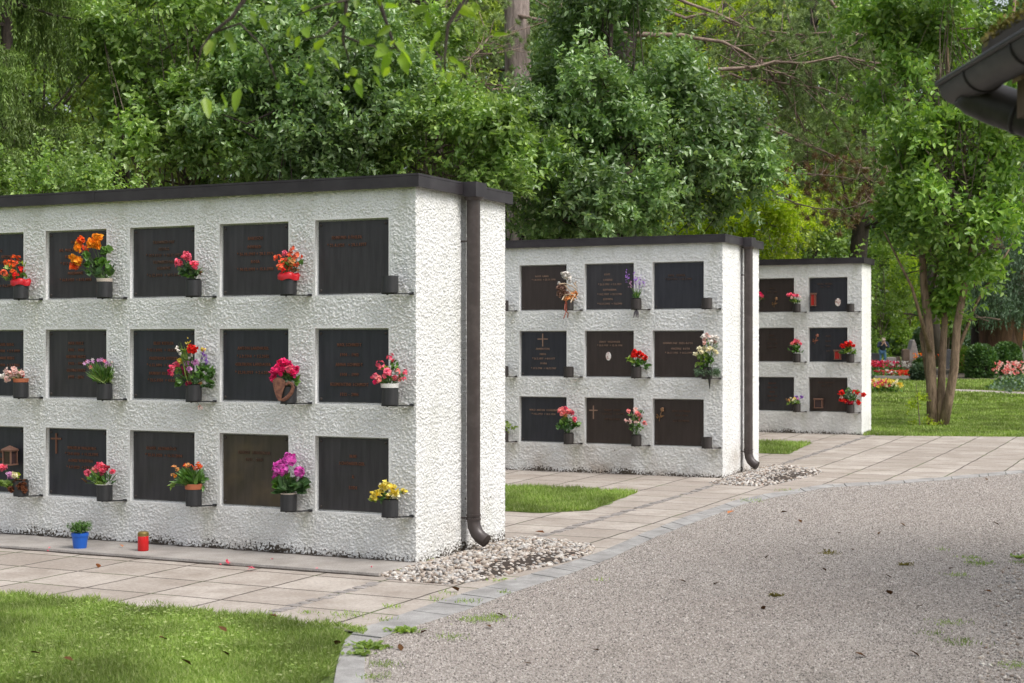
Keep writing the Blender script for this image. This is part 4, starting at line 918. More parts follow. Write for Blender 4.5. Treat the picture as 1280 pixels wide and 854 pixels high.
plant((1, 1, 0), 'potted_lavender', 'sparse purple lavender spikes in a top row holder', PF, Zt,
      [(698, 285, 13, 'violet', 'spike'), (742, 296, 15, 'violet', 'spike'), (716, 324, 10, 'lilac', 'spike'), (770, 302, 10, 'violet', 'spike'), (764, 328, 11, 'violet', 'spike'), (788, 318, 10, 'violet', 'spike'), (742, 318, 10, 'violet', 'spike')],
      [(750, 365, 30, 26, 40, 0, 3.5, L_plant, 'grass'), (750, 378, 16, 12, 18, 14, 8, L_fresh)], nh=20, extra=lav_extra)
plant((1, 1, 1), 'potted_kalanchoe', 'bright red flowers with wide fleshy leaves on the middle wall', PF, Zt,
      [(740, 690, 17, 'red'), (755, 700, 18, 'red'), (775, 708, 17, 'red'), (792, 715, 14, 'red'), (728, 705, 12, 'red'), (765, 690, 12, 'red')],
      [(712, 725, 18, 16, 8, 32, 20, L_fresh), (755, 745, 34, 20, 20, 30, 18), (800, 760, 16, 22, 6, 40, 16), (740, 735, 20, 14, 8, 28, 18, L_fresh), (780, 735, 20, 14, 8, 28, 16)], nh=26)
Zt = (800, 405, 8.0)
def fir_ring(o, c, w2, k):
    n = 700; ang = RNG.uniform(0, 6.283, n); P = c + np.stack([np.cos(ang) * .105, np.sin(ang) * .075 - .02, np.full(n, -.045) + RNG.normal(size=n) * .014], 1)
    V, Fc = leaf_geo(P + RNG.normal(size=(n, 3)) * .012, np.stack([np.cos(ang), np.sin(ang), -.4 * np.ones(n)], 1) + RNG.normal(size=(n, 3)) * .7, rand_dirs(n), .035, .006, shape='kite'); put('fir_wreath', fast_mesh('fir_wreath', off_wall(V, 1), Fc), L_cedar, o)
    m = MB(); b = c + np.array([.02, -.06, 0]); m.tube([b, b + np.array([0, 0, -.05]), b + np.array([0, 0, -.12]), b + np.array([.002, 0, -.23])], [.026, .024, .016, .002], 10); m.build('grave_vase_spike', M_blackp, o)
plant((1, 0, 1), 'mixed_bouquet', 'white and pale yellow bouquet with a fir wreath and black spike vase', 'bouquet', Zt,
      [(640, 130, 26, 'white'), (670, 120, 24, 'palepink'), (720, 135, 30, 'white'), (760, 145, 28, 'white'), (650, 165, 28, 'palepink'), (700, 175, 28, 'white'), (740, 180, 24, 'palepink'), (640, 195, 20, 'palepink'),
       (590, 255, 24, 'cream'), (640, 250, 26, 'cream'), (610, 285, 24, 'cream'), (670, 265, 26, 'cream'), (720, 262, 26, 'cream'), (750, 280, 22, 'cream'), (555, 305, 22, 'cream'), (765, 300, 18, 'cream'), (690, 245, 22, 'cream')],
      [(690, 195, 70, 40, 30, 30, 16), (740, 220, 50, 40, 18, 26, 12), (640, 330, 70, 50, 50, 50, 26, L_fresh), (690, 350, 60, 50, 40, 50, 26), (610, 400, 60, 14, 8, 80, 36, L_fresh), (630, 435, 50, 20, 8, 60, 30), (600, 310, 30, 20, 8, 40, 22, L_fresh)], nh=22, extra=fir_ring)
Zt = (645, 485, 8.0)
plant((1, 2, 2), 'potted_begonia', 'rosy pink begonia with rounded leaves in the lowest row of the middle wall', PF, Zt,
      [(450, 230, 34, 'salmon'), (480, 225, 34, 'pink'), (470, 255, 32, 'salmon'), (530, 245, 30, 'salmon'), (555, 250, 28, 'pink'), (585, 318, 26, 'pink'), (490, 280, 22, 'apricot'), (515, 230, 20, 'salmon')],
      [(520, 340, 80, 50, 22, 56, 44), (600, 370, 46, 30, 10, 60, 46), (470, 320, 30, 20, 6, 56, 40, L_fresh), (450, 390, 50, 25, 10, 54, 36), (540, 400, 60, 20, 14, 50, 36, L_plantD), (430, 375, 26, 26, 6, 40, 26, L_plantD)])
Zt = (620, 410, 4.2667)
plant((1, 1, 2), 'potted_rose', 'many small pale pink roses on a bushy plant in the lowest row', PF, Zt,
      [(706, 446, 12, 'salmon'), (742, 440, 13, 'palepink'), (755, 462, 15, 'salmon'), (692, 497, 9, 'palepink'), (715, 499, 11, 'palepink'), (745, 503, 11, 'palepink'), (765, 490, 9, 'salmon'), (790, 510, 13, 'salmon'), (770, 470, 10, 'pink'), (738, 470, 9, 'palepink')],
      [(745, 480, 44, 34, 44, 17, 12), (745, 530, 40, 26, 44, 17, 12), (765, 450, 24, 16, 12, 16, 10, L_plantD), (720, 520, 20, 20, 12, 16, 10, L_plantD)], nh=18)
plant((1, 3, 2), 'potted_plant', 'leafy green plant without flowers peeking out behind the nearest wall', 'potted plant', Zt,
      [(50, 540, 4, 'yellow')], [(60, 520, 22, 26, 14, 30, 14, L_fresh), (95, 535, 22, 10, 6, 32, 12, L_fresh), (55, 555, 12, 14, 8, 24, 14, L_yell)], nh=8)
# ---- farthest wall
Zt = (860, 280, 5.112)
plant((2, 1, 0), 'potted_cyclamen', 'pink and white cyclamen on the farthest wall beside the top left plaque', PF, Zt,
      [(636, 458, 12, 'pink'), (655, 455, 13, 'pink'), (675, 460, 12, 'pink'), (697, 462, 13, 'pink'), (660, 472, 9, 'palepink'), (708, 470, 8, 'palepink')],
      [(680, 492, 28, 14, 20, 24, 16, L_fresh), (710, 495, 14, 10, 6, 22, 14), (660, 490, 14, 12, 8, 22, 14)])
plant((2, 2, 0), 'potted_begonia', 'hot pink flowers half hidden by the end of the middle wall', PF, Zt,
      [(460, 455, 16, 'hotpink'), (470, 468, 13, 'pink'), (448, 450, 13, 'pink')], [(470, 478, 24, 12, 14, 22, 14), (450, 490, 20, 14, 10, 22, 14)])
Zt = (940, 400, 7.12)
plant((2, 1, 1), 'potted_begonia', 'rosy flowers over a bunch of green leaves in the farthest wall', PF, Zt,
      [(385, 190, 18, 'pink'), (410, 200, 18, 'salmon'), (350, 210, 16, 'salmon'), (425, 215, 14, 'pink'), (385, 210, 16, 'coral')],
      [(385, 245, 44, 36, 30, 40, 22), (440, 285, 20, 8, 4, 34, 10), (320, 265, 16, 12, 4, 26, 12), (385, 280, 34, 16, 14, 34, 20)])
plant((2, 0, 1), 'potted_begonia', 'dark red begonia above wide leaves beside a square lantern', PF, Zt,
      [(800, 235, 22, 'red'), (845, 220, 22, 'red'), (880, 225, 22, 'red'), (860, 240, 20, 'orangered'), (900, 235, 16, 'red'), (870, 210, 18, 'red')],
      [(860, 285, 50, 20, 16, 54, 30, L_fresh), (800, 290, 26, 20, 8, 44, 24), (910, 290, 26, 26, 8, 44, 20), (855, 260, 50, 20, 14, 40, 24)])
plant((2, 1, 2), 'potted_pansy', 'yellow and purple pansies in the lowest row of the farthest wall', PF, Zt,
      [(360, 715, 14, 'cream'), (395, 690, 14, 'violet'), (435, 690, 14, 'violet'), (405, 705, 10, 'lilac'), (325, 715, 10, 'apricot'), (375, 700, 10, 'yellow'), (345, 700, 9, 'cream')],
      [(370, 730, 60, 22, 34, 30, 14, L_fresh), (320, 740, 26, 26, 8, 34, 8, L_fresh), (400, 745, 40, 18, 16, 30, 12), (310, 715, 16, 16, 4, 26, 8, L_dry)])
plant((2, 0, 2), 'potted_fuchsia', 'wide red flowering plant with pale edged leaves lowest near the lawn', PF, Zt,
      [(800, 655, 24, 'red'), (785, 660, 18, 'red'), (920, 655, 26, 'red'), (975, 670, 24, 'red'), (940, 740, 24, 'red'), (855, 735, 26, 'bordeaux'), (800, 720, 22, 'red'), (880, 740, 20, 'bordeaux'), (940, 650, 18, 'red'), (830, 725, 20, 'red'), (790, 690, 14, 'palepink')],
      [(860, 670, 80, 50, 50, 34, 20, L_plantD), (900, 710, 60, 30, 34, 32, 20, L_plant), (850, 620, 30, 16, 8, 30, 14), (840, 690, 60, 30, 16, 30, 20, L_cedar), (945, 640, 26, 12, 6, 28, 14)], nh=20)

# ---- small lanterns hung on plaques
def lantern(wi, a, z, w, h, label, glass, roof='hip'):
    o2, z0 = WO[wi]; p = o2 + AX * a + WX * (-.03); o = empty('grave_lantern', (p[0], p[1], z0 + z), -TH, label, 'lantern', 'small lanterns fixed over plaques')
    m = MB(); d = .05
    m.box(-w / 2 - .004, w / 2 + .004, -d, .03, 0, .010)
    for x in (-w / 2, w / 2 - .010): 
        for y in (-d + .002, .018): m.box(x, x + .010, y, y + .010, .0102, h * .72)
    m.box(-w / 2 - .006, w / 2 + .006, -d - .004, .034, h * .72 + .0002, h * .72 + .010)
    m.build('frame', M_lant, o, True)
    g = MB(); g.box(-w / 2 + .0105, w / 2 - .0105, -d + .010, .016, .0104, h * .72 - .002); g.build('glass', glass, o, True)
    r = MB(); z1 = h * .72 + .0105
    if roof == 'hip': r.add([(-w / 2 - .01, -d - .008, z1), (w / 2 + .01, -d - .008, z1), (w / 2 + .01, .034, z1), (-w / 2 - .01, .034, z1), (-.006, -.012, h), (.006, -.012, h)], [(0, 1, 5, 4), (1, 2, 5), (2, 3, 4, 5), (3, 0, 4), (0, 3, 2, 1)])
    else: r.box(-w / 2 - .01, w / 2 + .01, -d - .006, .034, z1, z1 + .012)
    r.build('roof', M_lant, o, True)
lantern(0, col_a(4) + .475, ZR[2] + .215, .085, .15, 'copper lantern with a little roof on the plaque at the left edge', M_lglass)
lantern(2, col_a(0) + .07, ZR[0] + .08, .07, .24, 'tall narrow lantern with red glass beside the oval portrait', M_lred, 'flat')
lantern(2, col_a(0) + .435, ZR[1] + .03, .09, .17, 'open square lantern left of the dark red begonia', M_lred, 'flat')
lantern(2, col_a(0) + .15, ZR[2] + .05, .12, .17, 'squat brown lantern in the lowest row of the farthest wall', M_lglass, 'flat')

# ---- blue pot and grave candle on the plinth
def on_plinth(px, py):
    z = .022; D = F * (EYE - z) / (py - HY); return ((px - 640) / F * D, D, z)
bp = on_plinth(100, 685.5); k = bp[1] / F
o = empty('potted_herb', bp, 0, 'small green herb in a bright blue pot standing below the wall', 'potted plant')
MB().lathe([(0, 0), (8 * k, 0), (10 * k, 15 * k), (10.6 * k, 15 * k), (10.8 * k, 19 * k), (9.8 * k, 19 * k), (9.4 * k, 16 * k), (0, 16 * k)], bp, 28).build('pot', M_bluep, o)
n = 60; c = np.array(bp) + np.array([0, 0, 20 * k])
T = rand_dirs(n) * np.array([.7, .7, .3]) + np.array([0, 0, 1.1]); V, Fc = twigs(c + RNG.normal(size=(n, 3)) * np.array([5, 5, 1]) * k, T, 15 * k, 18, 3.6 * k, 1.5 * k, droop=.15)
put('leaves', fast_mesh('leaves', V, Fc), L_plant, o)
cp_ = on_plinth(179, 689); k = cp_[1] / F
o = empty('grave_candle', cp_, 0, 'red grave candle with a gold lid standing on the plinth', 'candle')
MB().lathe([(0, 0), (6.3 * k, 0), (6.8 * k, 1 * k), (6.8 * k, 18 * k), (6.4 * k, 19 * k), (0, 19 * k)], cp_, 28).build('glass', M_candle, o, smooth=True)
lid = MB(); lid.lathe([(6.5 * k, 18.2 * k), (6.7 * k, 18.6 * k), (6.6 * k, 22.5 * k), (6.2 * k, 23.2 * k), (5.0 * k, 24.0 * k), (0, 24.2 * k)], cp_, 28)
for q in range(14): a = q * 2 * math.pi / 14; lid.box(-.0012, .0012, -.001, .0015, 0, 3.2 * k, lambda x, y, z: (cp_[0] + (6.7 * k + y) * math.cos(a) - x * math.sin(a), cp_[1] + (6.7 * k + y) * math.sin(a) + x * math.cos(a), cp_[2] + 19 * k + z))
lid.build('lid', M_gold, o)

# ================================================================== TREES AND SHRUBS
def gp(px, D):                                        # ground point at image column px and distance D
    x = (px - 640) / F * D; return (x, D, ground(x, D))
def blob(px, py, D, rx, ry, depth=None):              # ellipsoid: centre at a pixel, half sizes in pixels, at distance D
    x, y, z = pD(px, py, D); k = D / F; return (x, y, z, rx * k, (depth if depth else rx * k * .9), ry * k)
GB = 'leafy shrubs behind the urn walls'
# nearest row of shrubs behind the first wall
tree('laurel_shrub', 'large glossy laurel shrub behind the left part of the nearest wall', 'shrub', gp(235, 21), pD(240, -20, 21), .07,
     [blob(215, 60, 21.2, 100, 120, 1.2), blob(290, 20, 21.3, 100, 110, 1.2), blob(240, 190, 21, 100, 80, 1.0), blob(185, 165, 21.3, 50, 60, .6)], L_laurel, M_barkG, 380, 8, 10, .125, .066, GB, .34, .30, 60, .022, seed=1, inner=.45)
tree('leafy_shrub', 'dark leafy shrub with a stout trunk rising over the middle of the nearest wall', 'shrub', gp(365, 20), pD(372, 60, 20.2), .11,
     [blob(390, 70, 20.3, 120, 100, 1.1), blob(330, 150, 20, 70, 60, .8), blob(440, 150, 20, 90, 90, .9), blob(400, 215, 20.6, 70, 40, .6)], L_holly, M_barkD, 380, 8, 10, .108, .056, GB, .32, .28, 60, .02, seed=2, inner=.45)
tree('leafy_shrub', 'paler bushy shrub with a rounded top just left of the pale trunk', 'shrub', gp(540, 20.5), pD(545, 160, 20.5), .08,
     [blob(560, 200, 20.4, 100, 85, 1.0), blob(500, 100, 21.5, 80, 80, .9), blob(620, 230, 19.9, 60, 70, .7)], L_laurel, M_barkG, 310, 8, 10, .108, .056, GB, .30, .27, 50, .02, seed=3, inner=.45)
tree('leafy_shrub', 'small light green shrub low above the far left end of the wall', 'shrub', gp(70, 19), pD(60, 200, 19), .05,
     [blob(80, 238, 18.6, 110, 24, .5), blob(-30, 238, 18.6, 70, 22, .5)], L_laurel, M_barkG, 100, 7, 10, .075, .042, GB, .3, .27, 20, .015, seed=4, inner=.3)
# the big glossy shrub above the middle wall
tree('holly_tree', 'big glossy dark green evergreen shrub bulging over the middle wall', 'shrub', gp(745, 21), pD(765, 20, 21), .12,
     [blob(760, 90, 21, 95, 120, 1.2), blob(700, 190, 20.6, 80, 100, .9), blob(860, 195, 20.7, 100, 75, .9), blob(770, 250, 20.3, 110, 60, .9), blob(740, -20, 21.2, 70, 60, .8), blob(925, 170, 20.7, 45, 30, .4)], L_holly, M_barkD, 600, 8, 11, .112, .054, GB, .30, .29, 80, .022, seed=5, inner=.5)
tree('leafy_shrub', 'dark shrub filling the corner between the nearest and the middle wall', 'shrub', gp(655, 22.5), pD(655, 260, 22.5), .06,
     [blob(650, 260, 22.4, 60, 60, .8)], L_holly, M_barkD, 90, 7, 11, .072, .036, GB, .28, .27, 20, .02, seed=6, inner=.3)

# weeping spruce at the left edge
def needle_strands(O, length, K, nl, nw, spread=.05, lean=None):
    M = len(O); s = (np.arange(K) + .5) / K; length = np.broadcast_to(length, (M,))
    sway = RNG.normal(size=(M, 1, 2)) * .12 if lean is None else lean[:, None, :]
    pos = np.repeat(O[:, None], K, 1).copy(); pos[..., 2] -= s[None] * length[:, None]; pos[..., :2] += sway * (s[None, :, None]) * length[:, None, None]
    D = RNG.normal(size=(M, K, 3)) * np.array([.5, .5, .2]) + np.array([0, 0, -1.1]); sc = RNG.uniform(.6, 1.15, M * K)
    return leaf_geo(pos.reshape(-1, 3) + RNG.normal(size=(M * K, 3)) * spread * .15, D.reshape(-1, 3), RNG.normal(size=(M * K, 3)), nl * sc, nw * sc, shape='kite', curl=.1)
def weeping_spruce(name, label, base, h, R0, r_tr, m, n_br=90, strands=26, K=34, z_lo=1.0, grp=None, nl=.075, nw=.017, ang=None, dead=0.0):
    o = empty(name, base, 0, label, 'conifer', grp); b = np.array(base); tp = trunk_path((b[0], b[1], b[2] - .1), (b[0], b[1], b[2] + h), .02)
    MB().tube(tp, [r_tr * (1 - .9 * i / 6) for i in range(7)], 12).build('trunk', M_barkD, o, smooth=True)
    brm = MB(); parts = []; parts2 = []
    for i in range(n_br):
        f = (i + RNG.uniform(0, 1)) / n_br; z = z_lo + (h - z_lo) * f; L = R0 * (1 - f) ** .7 * RNG.uniform(.7, 1.1) + .3
        a = RNG.uniform(*(ang or (0, 6.283))); d = np.array([math.cos(a), math.sin(a), 0])
        q = [b + np.array([0, 0, z]) + d * L * t_ + np.array([0, 0, -.45 * L * t_ ** 1.3 + .28 * L * t_ ** 3]) for t_ in (0, .25, .5, .75, 1)]
        brm.tube(q, [.03, .024, .017, .010, .004], 5)
        n = strands; ts = RNG.uniform(.15, 1.0, n) ** .8; Q = np.array(q); P = np.stack([np.interp(ts, (0, .25, .5, .75, 1), Q[:, j]) for j in range(3)], 1)
        sd = np.array([-d[1], d[0], 0]); P = P + sd * RNG.normal(size=(n, 1)) * .16 * L * .6 + RNG.normal(size=(n, 3)) * .03
        tgt = parts2 if RNG.uniform() < dead else parts
        tgt.append(needle_strands(P, RNG.uniform(.35, 1.05, n), K, nl, nw, .05))
        T = np.repeat(d[None], n, 0) + sd * RNG.normal(size=(n, 1)) * .7 + np.array([0, 0, -.15]); tgt.append(twigs(P, T, .22, 16, nl, nw, shape='kite', side=.8))
    V, Fc = join(parts); put('crown', fast_mesh('crown', V, Fc), m, o); brm.build('branches', M_barkD, o)
    if parts2: V, Fc = join(parts2); put('dead_twigs', fast_mesh('dead_twigs', V, Fc), L_pineB, o)
    return o
weeping_spruce('weeping_spruce', 'tall weeping spruce with hanging twigs at the left edge of the photo', gp(10, 20.3), 9.5, 1.75, .16, L_spruce, 96, 44, 44, .8, dead=.03)

# pine with the pale trunk, and its darker neighbours
def tufts(P, n_needle, L, W_, dirs=None):
    M = len(P); d = rand_dirs(M * n_needle).reshape(M, n_needle, 3)
    if dirs is not None: d = nrm(d + dirs[:, None] * .9)
    return leaf_geo(np.repeat(P, n_needle, 0), d.reshape(-1, 3), RNG.normal(size=(M * n_needle, 3)), L * RNG.uniform(.7, 1.15, M * n_needle), W_, shape='kite', curl=.05)
def pine(name, label, base, tpath, radii, branches, m_tr, tuft_n=60, nl=.11, nw=.008, grp=None, dead=None):
    """branches: list of (list of world points, tuft count, spread, r)"""
    o = empty(name, base, 0, label, 'pine tree', grp); MB().tube(tpath, radii, 14).build('trunk', m_tr, o, smooth=True)
    parts = []; pd = []
    for pts, nt, sp, r, *dd in branches:
        m = MB(); q = [np.array(p, float) for p in pts]
        qq = [];
        for i in range(len(q) - 1):
            for t_ in (0, .5): qq.append(q[i] * (1 - t_) + q[i + 1] * t_ + RNG.normal(size=3) * .03 * (i + t_ > 0))
        qq.append(q[-1]); m.tube(qq, [r * .78 * (1 - .8 * i / (len(qq) - 1)) for i in range(len(qq))], 7)
        A = np.array(qq); n = nt; ts = RNG.uniform(.45, 1.02, n) * (len(A) - 1); ts = np.clip(ts, 0, len(A) - 1)
        P0 = np.stack([np.interp(ts, range(len(A)), A[:, j]) for j in range(3)], 1); P = P0 + RNG.normal(size=(n, 3)) * sp * np.array([1, .8, .7]) + np.array([0, .45, .1])
        for j in RNG.choice(n, min(n, 26), replace=False): mid = (P0[j] + P[j]) / 2 + np.array([0, 0, -.04]); m.tube([P0[j], mid, P[j]], [r * .22, r * .16, r * .08], 4)
        m.build('branch', M_barkB, o, smooth=True)
        if n: (pd if dd else parts).append(tufts(P, tuft_n, nl, nw, nrm(P - P0 + np.array([0, 0, .1]))))
    if parts: V, Fc = join(parts); put('crown', fast_mesh('crown', V, Fc), L_pine, o)
    if pd: V, Fc = join(pd); put('dead_needles', fast_mesh('dead_needles', V, Fc), L_pineB, o)
    return o
b = gp(655, 30); tpx = [pD(655, 470, 30), pD(652, 250, 30), pD(648, 120, 30), pD(646, 0, 30), pD(645, -150, 30)]; tpx[0] = b
pine('pine_tree', 'pine with a straight pale grey pink trunk between the two big shrubs', b, tpx, [.34, .30, .27, .25, .2],
     [([pD(648, 110, 29.8), pD(615, 112, 29.3), pD(590, 100, 29)], 40, .35, .05), ([pD(646, 40, 29.8), pD(610, 50, 29), pD(585, 75, 28.6)], 110, .45, .05), ([pD(646, 20, 29.8), pD(690, 30, 29.4), pD(720, 10, 29.2)], 60, .4, .05), ([pD(645, -40, 29.8), pD(600, -30, 29.4), pD(560, -10, 29.2)], 80, .5, .05)], M_barkP, 70, .12, .009)
b = gp(548, 34)
tree('dark_tree', 'dark slender trunk of a tree at the top behind the shrubs', 'tree', b, pD(552, -150, 34), .20, [blob(520, -40, 34, 110, 60, 2), blob(430, 40, 35, 120, 70, 2)], L_backD, M_barkD, 220, 6, 12, .11, .06, 'trees behind the urn walls', .5, .5, 40, .05, seed=8)
# right-hand pine: long bare limbs that reach to the right
b = gp(775, 27); tp = [b, pD(775, 250, 27), pD(778, 100, 27), pD(785, 0, 27), pD(790, -140, 27)]
J = lambda L_, D=26.6: [pD(x, y, D + i * .12) for i, (x, y) in enumerate(L_)]
pine('pine_tree', 'old pine with long bare brown limbs reaching right above the far wall', b, tp, [.24, .22, .2, .18, .12],
     [(J([(785, -25), (860, 5), (930, 30), (1000, 60)]), 90, .5, .05), (J([(785, 15), (830, 13), (880, 20), (960, 42), (1040, 40)]), 110, .5, .055), (J([(780, 42), (850, 44), (905, 52), (945, 75), (1000, 100)], 26.2), 90, .5, .06),
      (J([(785, 85), (845, 88), (920, 85), (965, 78), (1050, 76), (1110, 80)], 26.0), 190, .55, .062), (J([(780, 115), (860, 108), (910, 92), (950, 100), (1030, 112), (1090, 130)], 26.4), 150, .5, .05), (J([(790, 150), (860, 118), (895, 130), (950, 150), (1030, 190)], 26.1), 130, .5, .04),
      (J([(790, 200), (900, 150), (985, 172), (1030, 190), (1070, 210), (1110, 215)], 26.6), 130, .45, .04), (J([(800, 250), (925, 226), (960, 220), (1020, 218), (1070, 225)], 26.0), 36, .3, .036, 1), (J([(925, 228), (955, 230), (990, 254), (1050, 264), (1090, 250)], 25.9), 30, .3, .03, 1),
      (J([(785, -60), (880, -60), (980, -30), (1080, -10)], 26.8), 150, .6, .06), (J([(1000, -40), (1060, 30), (1100, 60), (1120, 110)], 27.0), 170, .6, .05), (J([(990, 60), (1030, 140), (1060, 180), (1090, 235), (1080, 270)], 27.2), 60, .35, .03, 1), (J([(940, 60), (980, 120), (1000, 150), (1010, 200)], 27.0), 130, .5, .04)], M_barkD, 70, .12, .0085)
# yellow-green maple behind the middle wall
tree('maple_tree', 'bright yellow green maple low behind the middle wall under the pine limbs', 'tree', gp(930, 30), pD(940, 240, 30), .08,
     [blob(945, 285, 30, 80, 55, 1.4), blob(900, 235, 30.3, 60, 40, 1.0), blob(985, 262, 30, 45, 35, .8), blob(880, 320, 30, 60, 35, 1)], L_yell, M_barkG, 260, 7, 11, .10, .06, None, .4, .36, 40, .03, seed=11, inner=.3, up=.8)
tree('maple_tree', 'yellowish sprigs of a young tree seen through the pine limbs', 'tree', gp(900, 33), pD(905, 110, 33), .08,
     [blob(905, 30, 33, 60, 40, 1), blob(900, 120, 33, 60, 30, 1)], L_yell, M_barkG, 90, 6, 11, .10, .06, None, .4, .36, 30, .03, seed=12, inner=.3, up=.8)

# the many-stemmed tree on the lawn
bx = at(1170, 533); D0 = bx[1]
def stem(pts, r0, r1): return [pD(x, y, D0 + d) for x, y, d in pts], [r0 + (r1 - r0) * i / (len(pts) - 1) for i in range(len(pts))]
o = empty('young_tree', bx, 0, 'tree with three slim stems from one base standing alone on the lawn', 'tree')
mb = MB(); st = []
for pts, r0, r1 in (([(1166, 540, .0), (1165, 500, 0), (1163, 450, 0), (1160, 400, .05), (1155, 360, .1), (1152, 300, .2), (1140, 200, .3), (1130, 60, .4), (1128, -80, .5)], .13, .03),
                    ([(1176, 540, -.05), (1176, 505, -.05), (1178, 450, .1), (1181, 400, .2), (1186, 330, .3), (1190, 240, .3), (1186, 120, .3), (1180, -60, .4)], .10, .025),
                    ([(1178, 540, -.1), (1186, 500, -.15), (1193, 460, -.2), (1196, 410, -.2), (1207, 350, -.2), (1210, 320, -.25), (1226, 280, -.3), (1245, 180, -.3), (1262, 60, -.3), (1275, -60, -.2)], .11, .03),
                    ([(1164, 500, .1), (1152, 420, .3), (1172, 330, .4), (1168, 240, .5), (1160, 100, .6)], .06, .02), ([(1207, 350, -.2), (1214, 290, 0), (1205, 200, .1), (1215, 80, .2)], .06, .02),
                    ([(1193, 450, -.1), (1220, 380, .2), (1275, 290, .3)], .05, .012), ([(1163, 440, -.1), (1140, 360, -.3), (1105, 290, -.5)], .05, .012)):
    P_, r_ = stem(pts, r0 * .74, r1 * .8); mb.tube(P_, r_, 10); st.append(P_)
mb.build('stems', M_barkT, o, smooth=True)
tb = [blob(1135, 110, D0, 65, 130, 1.2), blob(1215, 130, D0, 75, 130, 1.2), blob(1180, 0, D0, 110, 90, 1.4), blob(1140, 260, D0 - .2, 55, 55, .9), blob(1225, 275, D0, 60, 55, 1.0), blob(1110, 270, D0 - .3, 34, 30, .5), blob(1190, 340, D0, 46, 44, .6), blob(1260, 250, D0, 40, 50, .7), blob(1172, 385, D0, 16, 30, .2), blob(1192, 395, D0 + .2, 12, 30, .2), blob(1283, 150, D0, 40, 90, .8)]
(V, Fc), Pc = crown(tb, 450, 6, 8, .155, .076, .28, .34, 13, up=.35, inner=.1, jitter=.6)
lm = MB(); limbs(lm, [np.array(p) for p in st[0][3:]], .02, Pc, 45, .018); limbs(lm, [np.array(p) for p in st[2][3:]], .02, Pc, 45, .018); limbs(lm, [np.array(p) for p in st[1][3:]], .02, Pc, 40, .015)
lm.build('branches', M_barkG, o); put('crown', fast_mesh('crown', V, Fc), L_stem, o)
sh = at(1150, 535)
(V, Fc), _ = crown([blob(1146, 508, sh[1], 7, 20, .1), blob(1160, 531, sh[1], 22, 4, .2)], 18, 2, 6, .055, .028, .06, .10, 3)
o = empty('low_sapling', sh, 0, 'thin yellowish sapling growing at the foot of the many stemmed tree', 'sapling'); put('leaves', fast_mesh('leaves', V, Fc), L_yell, o)
MB().tube([sh, (sh[0] - .03, sh[1], sh[2] + .35), (sh[0] - .06, sh[1], sh[2] + .7)], [.01, .007, .003], 6).build('stem', M_barkG, o)

# overhanging cherry branch close to the camera, carried by a trunk outside the frame
cb = (-3.4, 4.6, 0)
o = empty('cherry_tree', cb, 0, 'leafy branch with long bright leaves hanging into the top of the view', 'tree')
mb = MB(); mb.tube([cb, (-3.35, 4.6, 1.2), (-3.2, 4.65, 2.4), (-3.0, 4.7, 3.4), (-2.6, 4.75, 4.4)], [.17, .14, .12, .10, .07], 12); mb.build('trunk', M_barkD, o, smooth=True)
DB = 4.7
twp = [[(-3.0, 4.7, 3.3), (-1.8, 4.7, 3.3), (-.9, 4.7, 3.0), pD(305, 0, DB), pD(290, 22, DB), pD(265, 42, DB), pD(252, 60, DB), pD(245, 90, DB)],
       [(-1.8, 4.7, 3.3), (-.9, 4.75, 3.1), pD(434, -30, DB), pD(432, 20, DB), pD(428, 50, DB), pD(437, 78, DB)], [(-.9, 4.75, 3.1), (-.4, 4.7, 2.95), pD(470, -10, DB), pD(480, 20, DB), pD(492, 55, DB), pD(500, 66, DB)],
       [(-.4, 4.7, 2.95), (-.2, 4.7, 2.9), pD(580, 0, DB), pD(560, 32, DB), pD(556, 70, DB), pD(556, 92, DB)], [pD(428, 45, DB), pD(455, 56, DB), pD(484, 62, DB), pD(496, 60, DB)], [pD(432, 20, DB), pD(405, 45, DB - .1), pD(380, 50, DB - .1)], [pD(265, 42, DB), pD(300, 30, DB), pD(330, 60, DB - .05), pD(345, 100, DB - .1)], [pD(437, 0, DB), pD(400, 8, DB - .1), pD(370, 20, DB - .1)]]
mb = MB()
for i, q in enumerate(twp): mb.tube(q, [(.013 if i < 4 else .002) * (1 - k / (len(q) - 1)) ** 1.3 + .0022 for k in range(len(q))], 7)
mb.build('branch', M_barkD, o, smooth=True)
